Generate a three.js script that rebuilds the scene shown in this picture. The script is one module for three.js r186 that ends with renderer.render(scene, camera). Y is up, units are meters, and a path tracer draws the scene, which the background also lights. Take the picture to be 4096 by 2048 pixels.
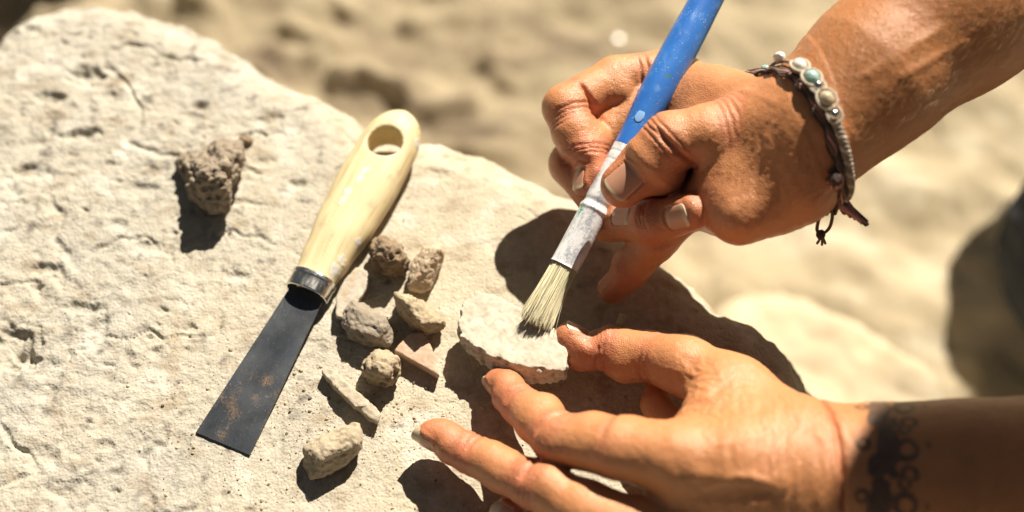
import * as THREE from 'three';
import { ConvexHull } from 'three/addons/math/ConvexHull.js';
import { mergeGeometries } from 'three/addons/utils/BufferGeometryUtils.js';

// ------------------------------------------------------------------ camera, sky, sun, exposure
const scene = new THREE.Scene();
const PITCH = 58 * Math.PI / 180, REACH = 0.62;
const camera = new THREE.PerspectiveCamera(22, 2, 0.02, 900);
camera.position.set(0, REACH * Math.sin(PITCH), REACH * Math.cos(PITCH));
camera.lookAt(0, 0, 0);
camera.focus = 0.572;
camera.userData.fStop = 3.2;
camera.updateMatrixWorld(true);

const SUN = new THREE.Vector3(0.4, 1, -0.86).normalize();        // towards the sun
const renderer = new THREE.WebGLRenderer({ antialias: true });
renderer.toneMapping = THREE.LinearToneMapping;
renderer.toneMappingExposure = 2.12;
renderer.shadowMap.enabled = true;
{
  const W = 256, H = 128, data = new Float32Array(W * H * 4);
  for (let j = 0; j < H; j++) for (let i = 0; i < W; i++) {
    const el = ((j + 0.5) / H - 0.5) * Math.PI, az = ((i + 0.5) / W - 0.5) * 2 * Math.PI;
    const d = new THREE.Vector3(Math.cos(az) * Math.cos(el), Math.sin(el), Math.sin(az) * Math.cos(el));
    const S = 0.1, up = Math.max(0, d.y), k = Math.pow(1 - up, 2.2), glow = Math.pow(Math.max(0, d.dot(SUN)), 24) * 0.9 + Math.pow(Math.max(0, d.dot(SUN)), 4) * 0.18;
    const c = d.y > -0.02 ? [0.235 + 0.42 * k + glow, 0.275 + 0.38 * k + glow * 0.94, 0.33 + 0.3 * k + glow * 0.82] : [0.2, 0.16, 0.11];
    data.set([c[0] * S, c[1] * S, c[2] * S, 1], (j * W + i) * 4);
  }
  const t = new THREE.DataTexture(data, W, H, THREE.RGBAFormat, THREE.FloatType);
  t.mapping = THREE.EquirectangularReflectionMapping; t.magFilter = THREE.LinearFilter; t.needsUpdate = true;
  scene.background = t; scene.environment = t; scene.backgroundIntensity = 1; scene.environmentIntensity = 1;
}
const sun = new THREE.DirectionalLight(new THREE.Color(1, 0.92, 0.785), 4.7);
sun.position.copy(SUN).multiplyScalar(3);
sun.castShadow = true; sun.shadow.radius = 1; sun.shadow.mapSize.set(4096, 4096);
Object.assign(sun.shadow.camera, { left: -0.9, right: 0.9, top: 0.9, bottom: -0.9, near: 0.1, far: 7 });
scene.add(sun, sun.target);

// ------------------------------------------------------------------ small helpers (lengths below are millimetres until a mesh is made)
const V = (x, y, z) => new THREE.Vector3(x, y, z);
const MM = 0.001, clamp = THREE.MathUtils.clamp, lerp = THREE.MathUtils.lerp, smooth = THREE.MathUtils.smoothstep;
function rng(seed) { let s = seed >>> 0; return () => { s = (s + 0x6D2B79F5) >>> 0; let t = s; t = Math.imul(t ^ (t >>> 15), t | 1); t ^= t + Math.imul(t ^ (t >>> 7), t | 61); return ((t ^ (t >>> 14)) >>> 0) / 4294967296; }; }
// the point of height h (above the boulder's top) on the sight line of a pixel of the 4096 x 2048 photograph: where a thing stands on the survey of the place
const EYE = camera.position.clone().multiplyScalar(1000), TAN = Math.tan(11 * Math.PI / 180);
const FWD = V(0, -Math.sin(PITCH), -Math.cos(PITCH)), UPV = V(0, Math.cos(PITCH), -Math.sin(PITCH));
function sight(px, py) { return FWD.clone().addScaledVector(V(1, 0, 0), (px - 2048) / 1024 * TAN).addScaledVector(UPV, (1024 - py) / 1024 * TAN); }
function at(px, py, h = 0) { const d = sight(px, py); return EYE.clone().addScaledVector(d, (h - EYE.y) / d.y); }

// gradient noise, about -1..1
const PERM = new Uint8Array(512);
{ const r = rng(7), p = [...Array(256).keys()]; for (let i = 255; i > 0; i--) { const j = Math.floor(r() * (i + 1)); [p[i], p[j]] = [p[j], p[i]]; } for (let i = 0; i < 512; i++) PERM[i] = p[i & 255]; }
function gr(h, x, y, z) { h &= 15; const u = h < 8 ? x : y, v = h < 4 ? y : h === 12 || h === 14 ? x : z; return (h & 1 ? -u : u) + (h & 2 ? -v : v); }
function noise(x, y, z) {
  const fx = Math.floor(x), fy = Math.floor(y), fz = Math.floor(z), X = fx & 255, Y = fy & 255, Z = fz & 255;
  x -= fx; y -= fy; z -= fz;
  const u = x * x * x * (x * (x * 6 - 15) + 10), v = y * y * y * (y * (y * 6 - 15) + 10), w = z * z * z * (z * (z * 6 - 15) + 10);
  const A = PERM[X] + Y, AA = PERM[A] + Z, AB = PERM[A + 1] + Z, B = PERM[X + 1] + Y, BA = PERM[B] + Z, BB = PERM[B + 1] + Z;
  const l = (t, a, b) => a + t * (b - a);
  return l(w, l(v, l(u, gr(PERM[AA], x, y, z), gr(PERM[BA], x - 1, y, z)), l(u, gr(PERM[AB], x, y - 1, z), gr(PERM[BB], x - 1, y - 1, z))),
    l(v, l(u, gr(PERM[AA + 1], x, y, z - 1), gr(PERM[BA + 1], x - 1, y, z - 1)), l(u, gr(PERM[AB + 1], x, y - 1, z - 1), gr(PERM[BB + 1], x - 1, y - 1, z - 1))));
}
function fbm(x, y, z, o = 4) { let s = 0, a = 0.55; for (let i = 0; i < o; i++) { s += a * noise(x, y, z); x = x * 2.03 + 17.1; y = y * 2.03 + 5.7; z = z * 2.03 + 9.2; a *= 0.52; } return s; }
function ridge(x, y, z, o = 3) { let s = 0, a = 0.6; for (let i = 0; i < o; i++) { s += a * (1 - 2 * Math.abs(noise(x, y, z))); x = x * 2.1 + 3.1; y = y * 2.1 + 7.7; z = z * 2.1 + 1.3; a *= 0.5; } return s; }
const mix3 = (a, b, t) => [a[0] + (b[0] - a[0]) * t, a[1] + (b[1] - a[1]) * t, a[2] + (b[2] - a[2]) * t];

// ------------------------------------------------------------------ naming and tagging
const taken = new Map();
function numbered(name) { const n = taken.get(name) ?? 0; taken.set(name, n + 1); return n ? `${name}_${String(n).padStart(3, '0')}` : name; }
function tag(o, label, category, group, kind) { o.userData.label = label; if (category) o.userData.category = category; if (group) o.userData.group = group; if (kind) o.userData.kind = kind; return o; }
function obj(name, geometry, material, parent = scene) { const m = new THREE.Mesh(geometry, material); m.name = numbered(name); m.castShadow = m.receiveShadow = true; parent.add(m); return m; }
function thing(name, label, category, at = V(0, 0, 0), group) { const g = new THREE.Group(); g.name = numbered(name); g.position.copy(at).multiplyScalar(MM); scene.add(g); return tag(g, label, category, group); }

// ------------------------------------------------------------------ surface nets: meshes the zero set of f inside lo..hi (mm), shifted by -origin, in metres
function nets(f, lo, hi, h, loose = 1.2) {
  const nx = Math.ceil((hi.x - lo.x) / h) + 1, ny = Math.ceil((hi.y - lo.y) / h) + 1, nz = Math.ceil((hi.z - lo.z) / h) + 1, B = 6;
  const val = new Float32Array(nx * ny * nz).fill(NaN), sx = 1, sy = nx, sz = nx * ny, blocks = [];
  const R = B * h * 0.5 * Math.sqrt(3) * loose;
  for (let k = 0; k < nz - 1; k += B) for (let j = 0; j < ny - 1; j += B) for (let i = 0; i < nx - 1; i += B) {
    const c = f(lo.x + (i + B / 2) * h, lo.y + (j + B / 2) * h, lo.z + (k + B / 2) * h);
    if (Math.abs(c) > R) continue;
    blocks.push([i, j, k]);
    for (let c2 = k; c2 <= Math.min(k + B, nz - 1); c2++) for (let b = j; b <= Math.min(j + B, ny - 1); b++) for (let a = i; a <= Math.min(i + B, nx - 1); a++) {
      const at = a + b * sy + c2 * sz;
      if (val[at] !== val[at]) val[at] = f(lo.x + a * h, lo.y + b * h, lo.z + c2 * h);
    }
  }
  const vert = new Int32Array(nx * ny * nz).fill(-1), P = [], idx = [], co = [0, 1, sy, sy + 1, sz, sz + 1, sz + sy, sz + sy + 1];
  const E = [[0, 1], [2, 3], [4, 5], [6, 7], [0, 2], [1, 3], [4, 6], [5, 7], [0, 4], [1, 5], [2, 6], [3, 7]];
  const each = (fn) => { for (const [i, j, k] of blocks) for (let c = k; c < Math.min(k + B, nz - 1); c++) for (let b = j; b < Math.min(j + B, ny - 1); b++) for (let a = i; a < Math.min(i + B, nx - 1); a++) fn(a, b, c, a + b * sy + c * sz); };
  each((a, b, c, at) => {
    let m = 0; for (let q = 0; q < 8; q++) if (val[at + co[q]] < 0) m |= 1 << q;
    if (m === 0 || m === 255) return;
    let x = 0, y = 0, z = 0, n = 0;
    for (const [p, q] of E) if (((m >> p) & 1) !== ((m >> q) & 1)) {
      const v0 = val[at + co[p]], v1 = val[at + co[q]], t = v0 / (v0 - v1);
      x += lerp(p & 1, q & 1, t); y += lerp((p >> 1) & 1, (q >> 1) & 1, t); z += lerp(p >> 2, q >> 2, t); n++;
    }
    vert[at] = P.length / 3; P.push(lo.x + (a + x / n) * h, lo.y + (b + y / n) * h, lo.z + (c + z / n) * h);
  });
  const quad = (p, q, r, s, flip) => { if (p < 0 || q < 0 || r < 0 || s < 0) return; if (flip) idx.push(p, r, q, p, s, r); else idx.push(p, q, r, p, r, s); };
  each((a, b, c, at) => {
    const v = val[at];
    if (a < nx - 1 && b > 0 && c > 0) { const w = val[at + 1]; if ((v < 0) !== (w < 0)) quad(vert[at - sy - sz], vert[at - sz], vert[at], vert[at - sy], !(v < 0)); }
    if (a > 0 && c > 0) { const w = val[at + sy]; if ((v < 0) !== (w < 0)) quad(vert[at - 1 - sz], vert[at - 1], vert[at], vert[at - sz], !(v < 0)); }
    if (a > 0 && b > 0) { const w = val[at + sz]; if ((v < 0) !== (w < 0)) quad(vert[at - 1 - sy], vert[at - sy], vert[at], vert[at - 1], !(v < 0)); }
  });
  const g = new THREE.BufferGeometry();
  g.setAttribute('position', new THREE.BufferAttribute(new Float32Array(P), 3)); g.setIndex(idx);
  g.computeVertexNormals();
  return g;
}
// move every vertex along its normal by bump(x, y, z, nx, ny, nz), then colour by paint(...) -> [r, g, b] (linear)
function finish(g, origin, bump, paint) {
  const p = g.attributes.position.array, n = g.attributes.normal.array, c = new Float32Array(p.length), q = Float32Array.from(p);
  for (let i = 0; i < p.length; i += 3) {
    if (paint) c.set(paint(p[i], p[i + 1], p[i + 2], n[i], n[i + 1], n[i + 2]), i);
    const d = bump ? bump(p[i], p[i + 1], p[i + 2], n[i], n[i + 1], n[i + 2]) : 0;
    for (let k = 0; k < 3; k++) q[i + k] = (p[i + k] + n[i + k] * d);
  }
  for (let i = 0; i < p.length; i += 3) { p[i] = (q[i] - origin.x) * MM; p[i + 1] = (q[i + 1] - origin.y) * MM; p[i + 2] = (q[i + 2] - origin.z) * MM; }
  if (paint) g.setAttribute('color', new THREE.BufferAttribute(c, 3));
  g.computeVertexNormals();
  return g;
}
// uv in metres from the own axes of the thing, one plane per triangle
function boxUV(g) {
  const p = g.attributes.position.array, n = g.attributes.normal.array, c = g.attributes.color?.array, I = g.index.array, key = new Map(), P = [], N = [], C = [], U = [], J = [];
  for (let t = 0; t < I.length; t += 3) {
    let s = [0, 0, 0]; for (let k = 0; k < 3; k++) for (let a = 0; a < 3; a++) s[a] += n[I[t + k] * 3 + a];
    s = s.map(Math.abs); const ax = s[0] > s[1] && s[0] > s[2] ? 0 : s[1] > s[2] ? 1 : 2, u = (ax + 1) % 3, w = (ax + 2) % 3;
    for (let k = 0; k < 3; k++) {
      const v = I[t + k], id = v * 3 + ax; let at = key.get(id);
      if (at === undefined) { at = P.length / 3; key.set(id, at); P.push(p[v * 3], p[v * 3 + 1], p[v * 3 + 2]); N.push(n[v * 3], n[v * 3 + 1], n[v * 3 + 2]); if (c) C.push(c[v * 3], c[v * 3 + 1], c[v * 3 + 2]); U.push(p[v * 3 + u], p[v * 3 + w]); }
      J.push(at);
    }
  }
  const o = new THREE.BufferGeometry();
  o.setAttribute('position', new THREE.Float32BufferAttribute(P, 3)); o.setAttribute('normal', new THREE.Float32BufferAttribute(N, 3)); o.setAttribute('uv', new THREE.Float32BufferAttribute(U, 2));
  if (c) o.setAttribute('color', new THREE.Float32BufferAttribute(C, 3));
  o.setIndex(J);
  return o;
}
// a texture W x H from fn(i / W, j / H) -> [r, g, b] linear 0..1 (srgb true) or a grey number
function tex(W, H, fn, { srgb = false, repeat = true } = {}) {
  const d = new Uint8Array(W * H * 4), enc = (x) => { x = clamp(x, 0, 1); return 255 * (x < 0.0031308 ? 12.92 * x : 1.055 * Math.pow(x, 1 / 2.4) - 0.055); };
  for (let j = 0; j < H; j++) for (let i = 0; i < W; i++) {
    const v = fn((i + 0.5) / W, (j + 0.5) / H), a = (j * W + i) * 4;
    if (srgb) { d[a] = enc(v[0]); d[a + 1] = enc(v[1]); d[a + 2] = enc(v[2]); } else d[a] = d[a + 1] = d[a + 2] = 255 * clamp(v, 0, 1);
    d[a + 3] = 255;
  }
  const t = new THREE.DataTexture(d, W, H); if (srgb) t.colorSpace = THREE.SRGBColorSpace;
  t.magFilter = THREE.LinearFilter; t.minFilter = THREE.LinearMipmapLinearFilter; t.wrapS = t.wrapT = repeat ? THREE.RepeatWrapping : THREE.ClampToEdgeWrapping; t.needsUpdate = true;
  return t;
}
// tileable cell noise: returns [F1, F2] in units of cells
function cells(n, seed) {
  const r = rng(seed), pts = []; for (let i = 0; i < n * n; i++) pts.push([r(), r()]);
  return (u, v) => {
    const x = u * n, y = v * n, ix = Math.floor(x), iy = Math.floor(y); let a = 9, b = 9;
    for (let dy = -1; dy <= 1; dy++) for (let dx = -1; dx <= 1; dx++) {
      const cx = ix + dx, cy = iy + dy, p = pts[((cy % n + n) % n) * n + ((cx % n + n) % n)], d = Math.hypot(cx + p[0] - x, cy + p[1] - y);
      if (d < a) { b = a; a = d; } else if (d < b) b = d;
    }
    return [a, b];
  };
}
const grainTex = (() => { const A = cells(48, 5), B = cells(20, 9); return tex(512, 512, (u, v) => { const a = A(u, v)[0], b = B(u, v)[0]; return 0.75 - 0.45 * Math.max(0, 0.55 - a) - 0.5 * Math.max(0, 0.45 - b); }); })();
const grainTex20 = grainTex.clone(); grainTex20.repeat.set(50, 50); grainTex20.needsUpdate = true;   // one tile is 20 mm

// ------------------------------------------------------------------ the boulder
const rimPx = [[0, 190], [60, 115], [140, 60], [250, 34], [420, 36], [560, 62], [720, 115], [900, 205], [1010, 300], [1100, 345], [1250, 395], [1370, 475], [1450, 560], [1560, 580], [1700, 582], [1800, 612], [1900, 640], [2000, 690], [2110, 742], [2210, 780], [2300, 830], [2420, 920], [2560, 1030], [2660, 1090], [2750, 1165], [2830, 1262], [2900, 1285], [2990, 1320], [3060, 1370], [3120, 1450], [3150, 1530], [3210, 1610]];
const rim = rimPx.map(([x, y]) => { const p = at(x, y, -3); return [p.x, p.z]; });
rim.push([132, 150], [128, 200], [100, 250], [0, 285], [-150, 300], [-300, 290], [-380, 220], [-410, 90], [-390, -40], [-330, -110]);
function rimDistance(x, z) {      // negative inside
  let d = 1e9, s = 1;
  for (let i = 0, j = rim.length - 1; i < rim.length; j = i++) {
    const [ax, ay] = rim[i], [bx, by] = rim[j], ex = bx - ax, ey = by - ay, wx = x - ax, wy = z - ay, t = clamp((wx * ex + wy * ey) / (ex * ex + ey * ey), 0, 1);
    d = Math.min(d, Math.hypot(wx - ex * t, wy - ey * t));
    if ((ay > z) !== (by > z) && x < (bx - ax) * (z - ay) / (by - ay) + ax) s = -s;
  }
  return s * d;
}
const pits = [[345, 305, 9, 6, 4.5], [200, 390, 9, 4, 3], [330, 540, 9, 4, 3], [800, 425, 4, 3, 3], [130, 690, 12, 5, 2.5], [30, 1390, 13, 12, 4.5], [85, 1430, 7, 6, 3.5], [330, 1232, 9, 2.6, 2.4], [390, 1320, 5, 7, 2], [185, 1075, 8, 3, 2.2], [1190, 745, 4, 3, 2], [1085, 480, 7, 4, 1.4], [240, 1110, 4, 4, 2], [440, 395, 5, 4, 2.2], [990, 560, 6, 5, 1.2], [570, 760, 8, 4, 1.6], [620, 690, 6, 4, 1.5], [950, 1110, 6, 3, 1.4], [1050, 650, 6, 3, 1.5], [90, 120, 10, 5, 2], [420, 1780, 4, 3, 1.2], [160, 1820, 10, 5, 1.6], [280, 1960, 9, 5, 1.5], [180, 1560, 6, 4, 1.6], [2000, 1000, 5, 4, 1], [1750, 700, 7, 4, 1.4], [600, 985, 7, 3, 1.6], [470, 900, 5, 3, 1.4]].map(([x, y, a, b, d]) => { const p = at(x, y); return [p.x, p.z, a, b, d]; });
function rockBase(x, z) {
  let h = fbm(x / 90, 3.3, z / 90, 2) * 2.0 + fbm(x / 24, 8.1, z / 24, 3) * 0.9;
  for (const [px, pz, a, b, d] of pits) {
    const dx = x - px, dz = z - pz; if (dx * dx + dz * dz > 900) continue;
    const q = Math.hypot(dx / a, dz / b) + 0.5 * noise(x / 4, 2, z / 4); if (q < 1.3) h -= d * smooth(1.3 - q, 0, 0.9);
  }
  const s = rimDistance(x, z) + noise(x / 14, 1, z / 14) * 3 + noise(x / 5, 6, z / 5) * 1;
  if (s > -16) { const t = s + 16; h -= t < 22 ? t * t / 44 * 0.9 : (t - 11) * 0.9 + Math.max(0, t - 22) * 1.4; }
  return h;
}
function rockFine(x, z) {
  const left = smooth(-x, 40, 180), patch = 0.5 + 0.9 * noise(x / 36, 3, z / 30);
  const rough = fbm(x / 7, 4.2, z / 6, 4), flake = ridge(x / 11, 2.2, z / 7, 3);
  const pit = smooth(noise(x / 2.6, 11, z / 2.3) + 0.3 * patch, 0.5, 0.85), hole = smooth(noise(x / 7.5, 15, z / 4.6) + 0.3 * noise(x / 45, 31, z / 38) + 0.1 * left, 0.56, 0.78);
  const wx = x + 4 * noise(x / 9, 1, z / 9), wz = z + 4 * noise(x / 9, 7, z / 9), cr = smooth(1 - Math.abs(noise(wx / 42, 5.5, wz / 30)) * 14, 0, 1) * smooth(noise(x / 30, 17, z / 30) + 0.35 * left, 0.1, 0.4);
  const coarse = 0.35 + 1.1 * smooth(noise(x / 30, 41, z / 24) + 0.35 * left, -0.15, 0.45);
  return coarse * rough * (0.5 + 0.55 * left) + flake * (0.15 + 0.4 * left) - pit * (0.35 + 0.3 * left) - hole * (0.45 + 0.95 * left) - cr * (0.7 + 1.0 * left);
}
const rockTop = (x, z) => rockBase(x, z);
const boulder = thing('boulder', 'big pale limestone boulder with a worn flat top carrying the tools and stones', 'boulder', V(0, -400, 0));
{
  const axis = (lo, a, b, hi, fine, coarse) => { const o = []; for (let v = lo; v < a; v += coarse) o.push(v); for (let v = a; v < b; v += fine) o.push(v); for (let v = b; v <= hi; v += coarse) o.push(v); return o; };
  const xs = axis(-640, -296, 176, 330, 0.85, 9), zs = axis(-420, -182, 140, 520, 0.85, 9), P = new Float32Array(xs.length * zs.length * 3), U = new Float32Array(xs.length * zs.length * 2), I = [];
  zs.forEach((z, j) => xs.forEach((x, i) => {
    const k = j * xs.length + i, b = rockBase(x, z), y = Math.max(-450, b + (b > -30 ? rockFine(x, z) : rockFine(x, z) * 2 + fbm(x / 30, b / 30, z / 30) * 8));
    P.set([x * MM, (y + 400) * MM, z * MM], k * 3); U.set([(x + 300) / 480, (z + 185) / 330], k * 2);
    if (i && j) I.push(k - xs.length - 1, k - 1, k, k - xs.length - 1, k, k - xs.length);
  }));
  const g = new THREE.BufferGeometry(); g.setAttribute('position', new THREE.BufferAttribute(P, 3)); g.setAttribute('uv', new THREE.BufferAttribute(U, 2)); g.setIndex(I); g.computeVertexNormals();
  const W = 1536, H = 1056;
  const map = tex(W, H, (u, v) => {
    const x = u * 480 - 300, z = v * 330 - 185, left = clamp(smooth(-x, 0, 200) * 0.5 + 0.25 + fbm(x / 60, 1, z / 60, 2) * 0.6, 0, 1);
    let c = mix3([0.455, 0.385, 0.275], [0.365, 0.345, 0.3], left);
    const m = fbm(x / 16, 5, z / 11, 4); c = mix3(c, [0.25, 0.19, 0.125], smooth(m, 0.0, 0.5) * 0.7);
    const pale = fbm(x / 26 + 9, 2, z / 26, 3); c = mix3(c, [0.54, 0.51, 0.44], smooth(pale, 0.05, 0.45) * 0.6);
    const sp = noise(x / 1.1, 3, z / 1.1), sp2 = noise(x / 2.6, 9, z / 2.6); c = c.map((q) => q * (1 + sp * 0.11 + sp2 * 0.12 + 0.1 * noise(x / 5, 13, z / 4)));
    const lich = fbm(x / 9 + 40, 7, z / 7, 4) + 0.25 * left; c = mix3(c, [0.12, 0.104, 0.09], smooth(lich, 0.27, 0.68) * 0.8);
    if (noise(x / 0.9, 21, z / 0.9) + 0.3 * noise(x / 12, 23, z / 12) > 0.66) c = mix3(c, [0.16, 0.115, 0.075], 0.7);
    return c;
  }, { srgb: true, repeat: false });
  const bump = tex(W, H, (u, v) => { const x = u * 480 - 300, z = v * 330 - 185; return 0.5 + 0.3 * noise(x / 1.3, 1, z / 1.3) + 0.25 * noise(x / 0.7, 4, z / 0.7) - 0.5 * Math.max(0, noise(x / 1.9, 8, z / 1.9) - 0.3); }, { repeat: false });
  obj('rock_surface', g, new THREE.MeshStandardMaterial({ map, bumpMap: bump, bumpScale: 0.0008, roughness: 0.95, name: 'limestone' }), boulder);
}

// ------------------------------------------------------------------ the ground beyond and below the boulder
const GROUND = -400;
function groundHeight(x, z) {
  const near = Math.exp(-(x * x + z * z) / 4e6);
  return GROUND + near * (fbm(x / 260, 1, z / 150, 3) * 34 + fbm(x / 60, 4, z / 48, 3) * 24 + Math.max(0, noise(x / 38, 9, z / 30) - 0.05) * 48 * smooth(-x, -150, 150)) + (1 - near) * fbm(x / 4000, 2, z / 4000, 3) * 300;
}
{
  const axis = (c, r, fine) => { const o = []; for (let v = -r; v <= r; v += fine) o.push(v); for (let s = fine * 2, v = r + s; v < 2.5e5; v += s) { o.push(v); o.unshift(-v); s *= 1.35; } return o.map((v) => v + c); };
  const xs = axis(60, 760, 7), zs = axis(-330, 620, 7), P = [], U = [], I = [];
  zs.forEach((z, j) => xs.forEach((x, i) => { const k = j * xs.length + i; P.push(x * MM, groundHeight(x, z) * MM, z * MM); U.push((x + 700) / 1520, (z + 950) / 1240); if (i && j) I.push(k - xs.length - 1, k - 1, k, k - xs.length - 1, k, k - xs.length); }));
  const g = new THREE.BufferGeometry(); g.setAttribute('position', new THREE.Float32BufferAttribute(P, 3)); g.setAttribute('uv', new THREE.Float32BufferAttribute(U, 2)); g.setIndex(I); g.computeVertexNormals();
  const map = tex(1024, 832, (u, v) => {
    const x = u * 1520 - 700, z = v * 1240 - 950;
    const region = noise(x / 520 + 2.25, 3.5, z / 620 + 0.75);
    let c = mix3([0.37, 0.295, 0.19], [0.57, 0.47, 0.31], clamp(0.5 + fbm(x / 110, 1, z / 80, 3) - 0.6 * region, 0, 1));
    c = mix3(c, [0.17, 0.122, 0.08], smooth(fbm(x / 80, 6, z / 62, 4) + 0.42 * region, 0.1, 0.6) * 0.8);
    c = mix3(c, [0.66, 0.575, 0.42], smooth(fbm(x / 70 + 8, 12, z / 50, 3) - 0.4 * region, 0.12, 0.5) * 0.85);
    const s = noise(x / 3, 1, z / 3); return c.map((q) => q * (1 + s * 0.12));
  }, { srgb: true });
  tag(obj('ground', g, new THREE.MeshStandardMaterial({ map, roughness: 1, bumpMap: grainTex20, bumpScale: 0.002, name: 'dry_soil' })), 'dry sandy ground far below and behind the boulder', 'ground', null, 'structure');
}

// a second, paler rock lying lower, behind the left forearm
{
  const pts = [[2700, 1330], [2900, 1120], [3180, 1080], [3420, 1190], [3650, 1330], [3800, 1470], [3900, 1600], [3860, 1800], [3300, 1900], [2720, 1600]].map(([x, y]) => at(x, y, -290)), c = V(0, 0, 0); pts.forEach((p) => c.addScaledVector(p, 1 / pts.length));
  const low = pts.map((p) => c.clone().lerp(p, 1.12).setY(-430)), tops = pts.map((p) => c.clone().lerp(p, 0.72).setY(-262)), hull = new ConvexHull().setFromPoints([...pts, ...low, ...tops]).faces.map((f) => [f.normal.x, f.normal.y, f.normal.z, f.normal.dot(f.midpoint)]);
  const f = (x, y, z) => { let d = -1e9; for (const [p, q, r, k] of hull) { const e = p * x + q * y + r * z - k, h = Math.max(26 - Math.abs(d - e), 0) / 26; d = Math.max(d, e) + h * h * 6.5; } return d + 14 * fbm(x / 70, y / 50, z / 55, 4); };
  const lo = c.clone().setY(-445), hi = c.clone().setY(-235); for (const p of low) { lo.x = Math.min(lo.x, p.x - 20); lo.z = Math.min(lo.z, p.z - 20); hi.x = Math.max(hi.x, p.x + 20); hi.z = Math.max(hi.z, p.z + 20); }
  const K = c.clone().setY(GROUND), t = thing('rock', 'low pale rock out of focus behind the left wrist', 'rock', K);
  obj('rock_surface', boxUV(finish(nets(f, lo, hi, 4, 1.6), K, (x, y, z) => 1.6 * fbm(x / 9, y / 9, z / 9, 3), (x, y, z) => mix3(mix3([0.4, 0.32, 0.2], [0.54, 0.46, 0.33], clamp(0.55 + 1.2 * fbm(x / 40, y / 40, z / 30, 3), 0, 1)), [0.3, 0.22, 0.13], smooth(fbm(x / 26, 3, z / 20, 3), 0.2, 0.6) * 0.6))), new THREE.MeshStandardMaterial({ vertexColors: true, roughness: 0.95, name: 'pale_rock' }), t);
}

// an added rock, far upper left; its shaded side and shadow darken that corner
{
  const R = rng(12), pts = []; for (let i = 0; i < 46; i++) { const q = R() * 6.283, v = R(); pts.push(V(-540 + Math.cos(q) * 270 * (1 - 0.35 * v), GROUND - 30 + 330 * v, -725 + Math.sin(q) * 190 * (1 - 0.3 * v))); }
  const hull = new ConvexHull().setFromPoints(pts).faces.map((f) => [f.normal.x, f.normal.y, f.normal.z, f.normal.dot(f.midpoint)]);
  const f = (x, y, z) => { let d = -1e9; for (const [p, q, r, k] of hull) { const e = p * x + q * y + r * z - k, h = Math.max(16 - Math.abs(d - e), 0) / 16; d = Math.max(d, e) + h * h * 4; } return d + 14 * fbm(x / 60, y / 60, z / 60, 3); };
  const K = V(-540, GROUND, -725), t = thing('rock', 'dark rough rock added to shade the upper left picture corner', 'rock', K);
  obj('rock_surface', boxUV(finish(nets(f, V(-850, -450, -950), V(-230, -60, -500), 6, 1.6), K, (x, y, z) => 3 * fbm(x / 14, y / 14, z / 14, 3), (x, y, z) => mix3([0.2, 0.16, 0.115], [0.34, 0.28, 0.2], clamp(0.5 + fbm(x / 40, y / 40, z / 40, 3), 0, 1)))), new THREE.MeshStandardMaterial({ vertexColors: true, roughness: 0.95, name: 'added_brown_rock' }), t);
}
// a flat glossy chip of stone that glints in the sun, far out of focus
{
  const p = at(2475, 158, GROUND), K = V(p.x, groundHeight(p.x, p.z) + 3, p.z), n = SUN.clone().add(EYE.clone().sub(K).normalize()).normalize(), e = V(1, 0, 0).addScaledVector(n, -n.x).normalize(), g2 = n.clone().cross(e), pts = [];
  for (let i = 0; i < 9; i++) { const q = i / 9 * 6.283, r = 3.2 + 0.7 * noise(i * 1.7, 3, 1); for (const h of [0, -1.6]) pts.push(e.clone().multiplyScalar(r * Math.cos(q) * (h ? 0.9 : 1)).addScaledVector(g2, r * Math.sin(q) * (h ? 0.9 : 1)).addScaledVector(n, h).multiplyScalar(MM)); }
  const P = []; for (const f of new ConvexHull().setFromPoints(pts).faces) { let s = f.edge; const l = []; do { l.push(s.head().point); s = s.next; } while (s !== f.edge); for (let i = 2; i < l.length; i++) for (const v of [l[0], l[i - 1], l[i]]) P.push(v.x, v.y, v.z); }
  const g = new THREE.BufferGeometry(); g.setAttribute('position', new THREE.Float32BufferAttribute(P, 3)); g.computeVertexNormals();
  const t = thing('stone_chip', 'tiny glinting chip on the ground left of the brush handle, blurred to a disc', 'stone', K); obj('chip_body', g, new THREE.MeshPhysicalMaterial({ color: new THREE.Color(0.5, 0.45, 0.36), roughness: 0.36, name: 'polished_quartz' }), t);
}

// ------------------------------------------------------------------ the person: one continuous skin for both arms and hands
const smin = (a, b, k) => { const h = Math.max(k - Math.abs(a - b), 0) / k; return Math.min(a, b) - h * h * k * 0.25; };
function bone(a, b, ra, rb) { const ab = b.clone().sub(a), l2 = ab.lengthSq(); return { a, b, ra, rb, ab, l2, mid: a.clone().lerp(b, 0.5), reach: Math.sqrt(l2) / 2 + Math.max(ra, rb) }; }
function boneD(o, x, y, z) {
  const px = x - o.a.x, py = y - o.a.y, pz = z - o.a.z, t = o.l2 < 1e-6 ? 0 : clamp((px * o.ab.x + py * o.ab.y + pz * o.ab.z) / o.l2, 0, 1);
  const dx = px - o.ab.x * t, dy = py - o.ab.y * t, dz = pz - o.ab.z * t;
  return Math.sqrt(dx * dx + dy * dy + dz * dz) - (o.ra + (o.rb - o.ra) * t);
}
const J = (x, y, h) => at(x, y, h);
// a chain of joints [x, y, height, radius], ... -> bones
function chain(list) { const o = []; for (let i = 1; i < list.length; i++) { const [x, y, h, r] = list[i - 1], [X, Y, H, R] = list[i]; o.push(bone(J(x, y, h), J(X, Y, H), r, R)); } return o; }
const ball = (x, y, h, r) => { const p = J(x, y, h); return bone(p, p.clone().add(V(0.01, 0, 0)), r, r); };
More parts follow.
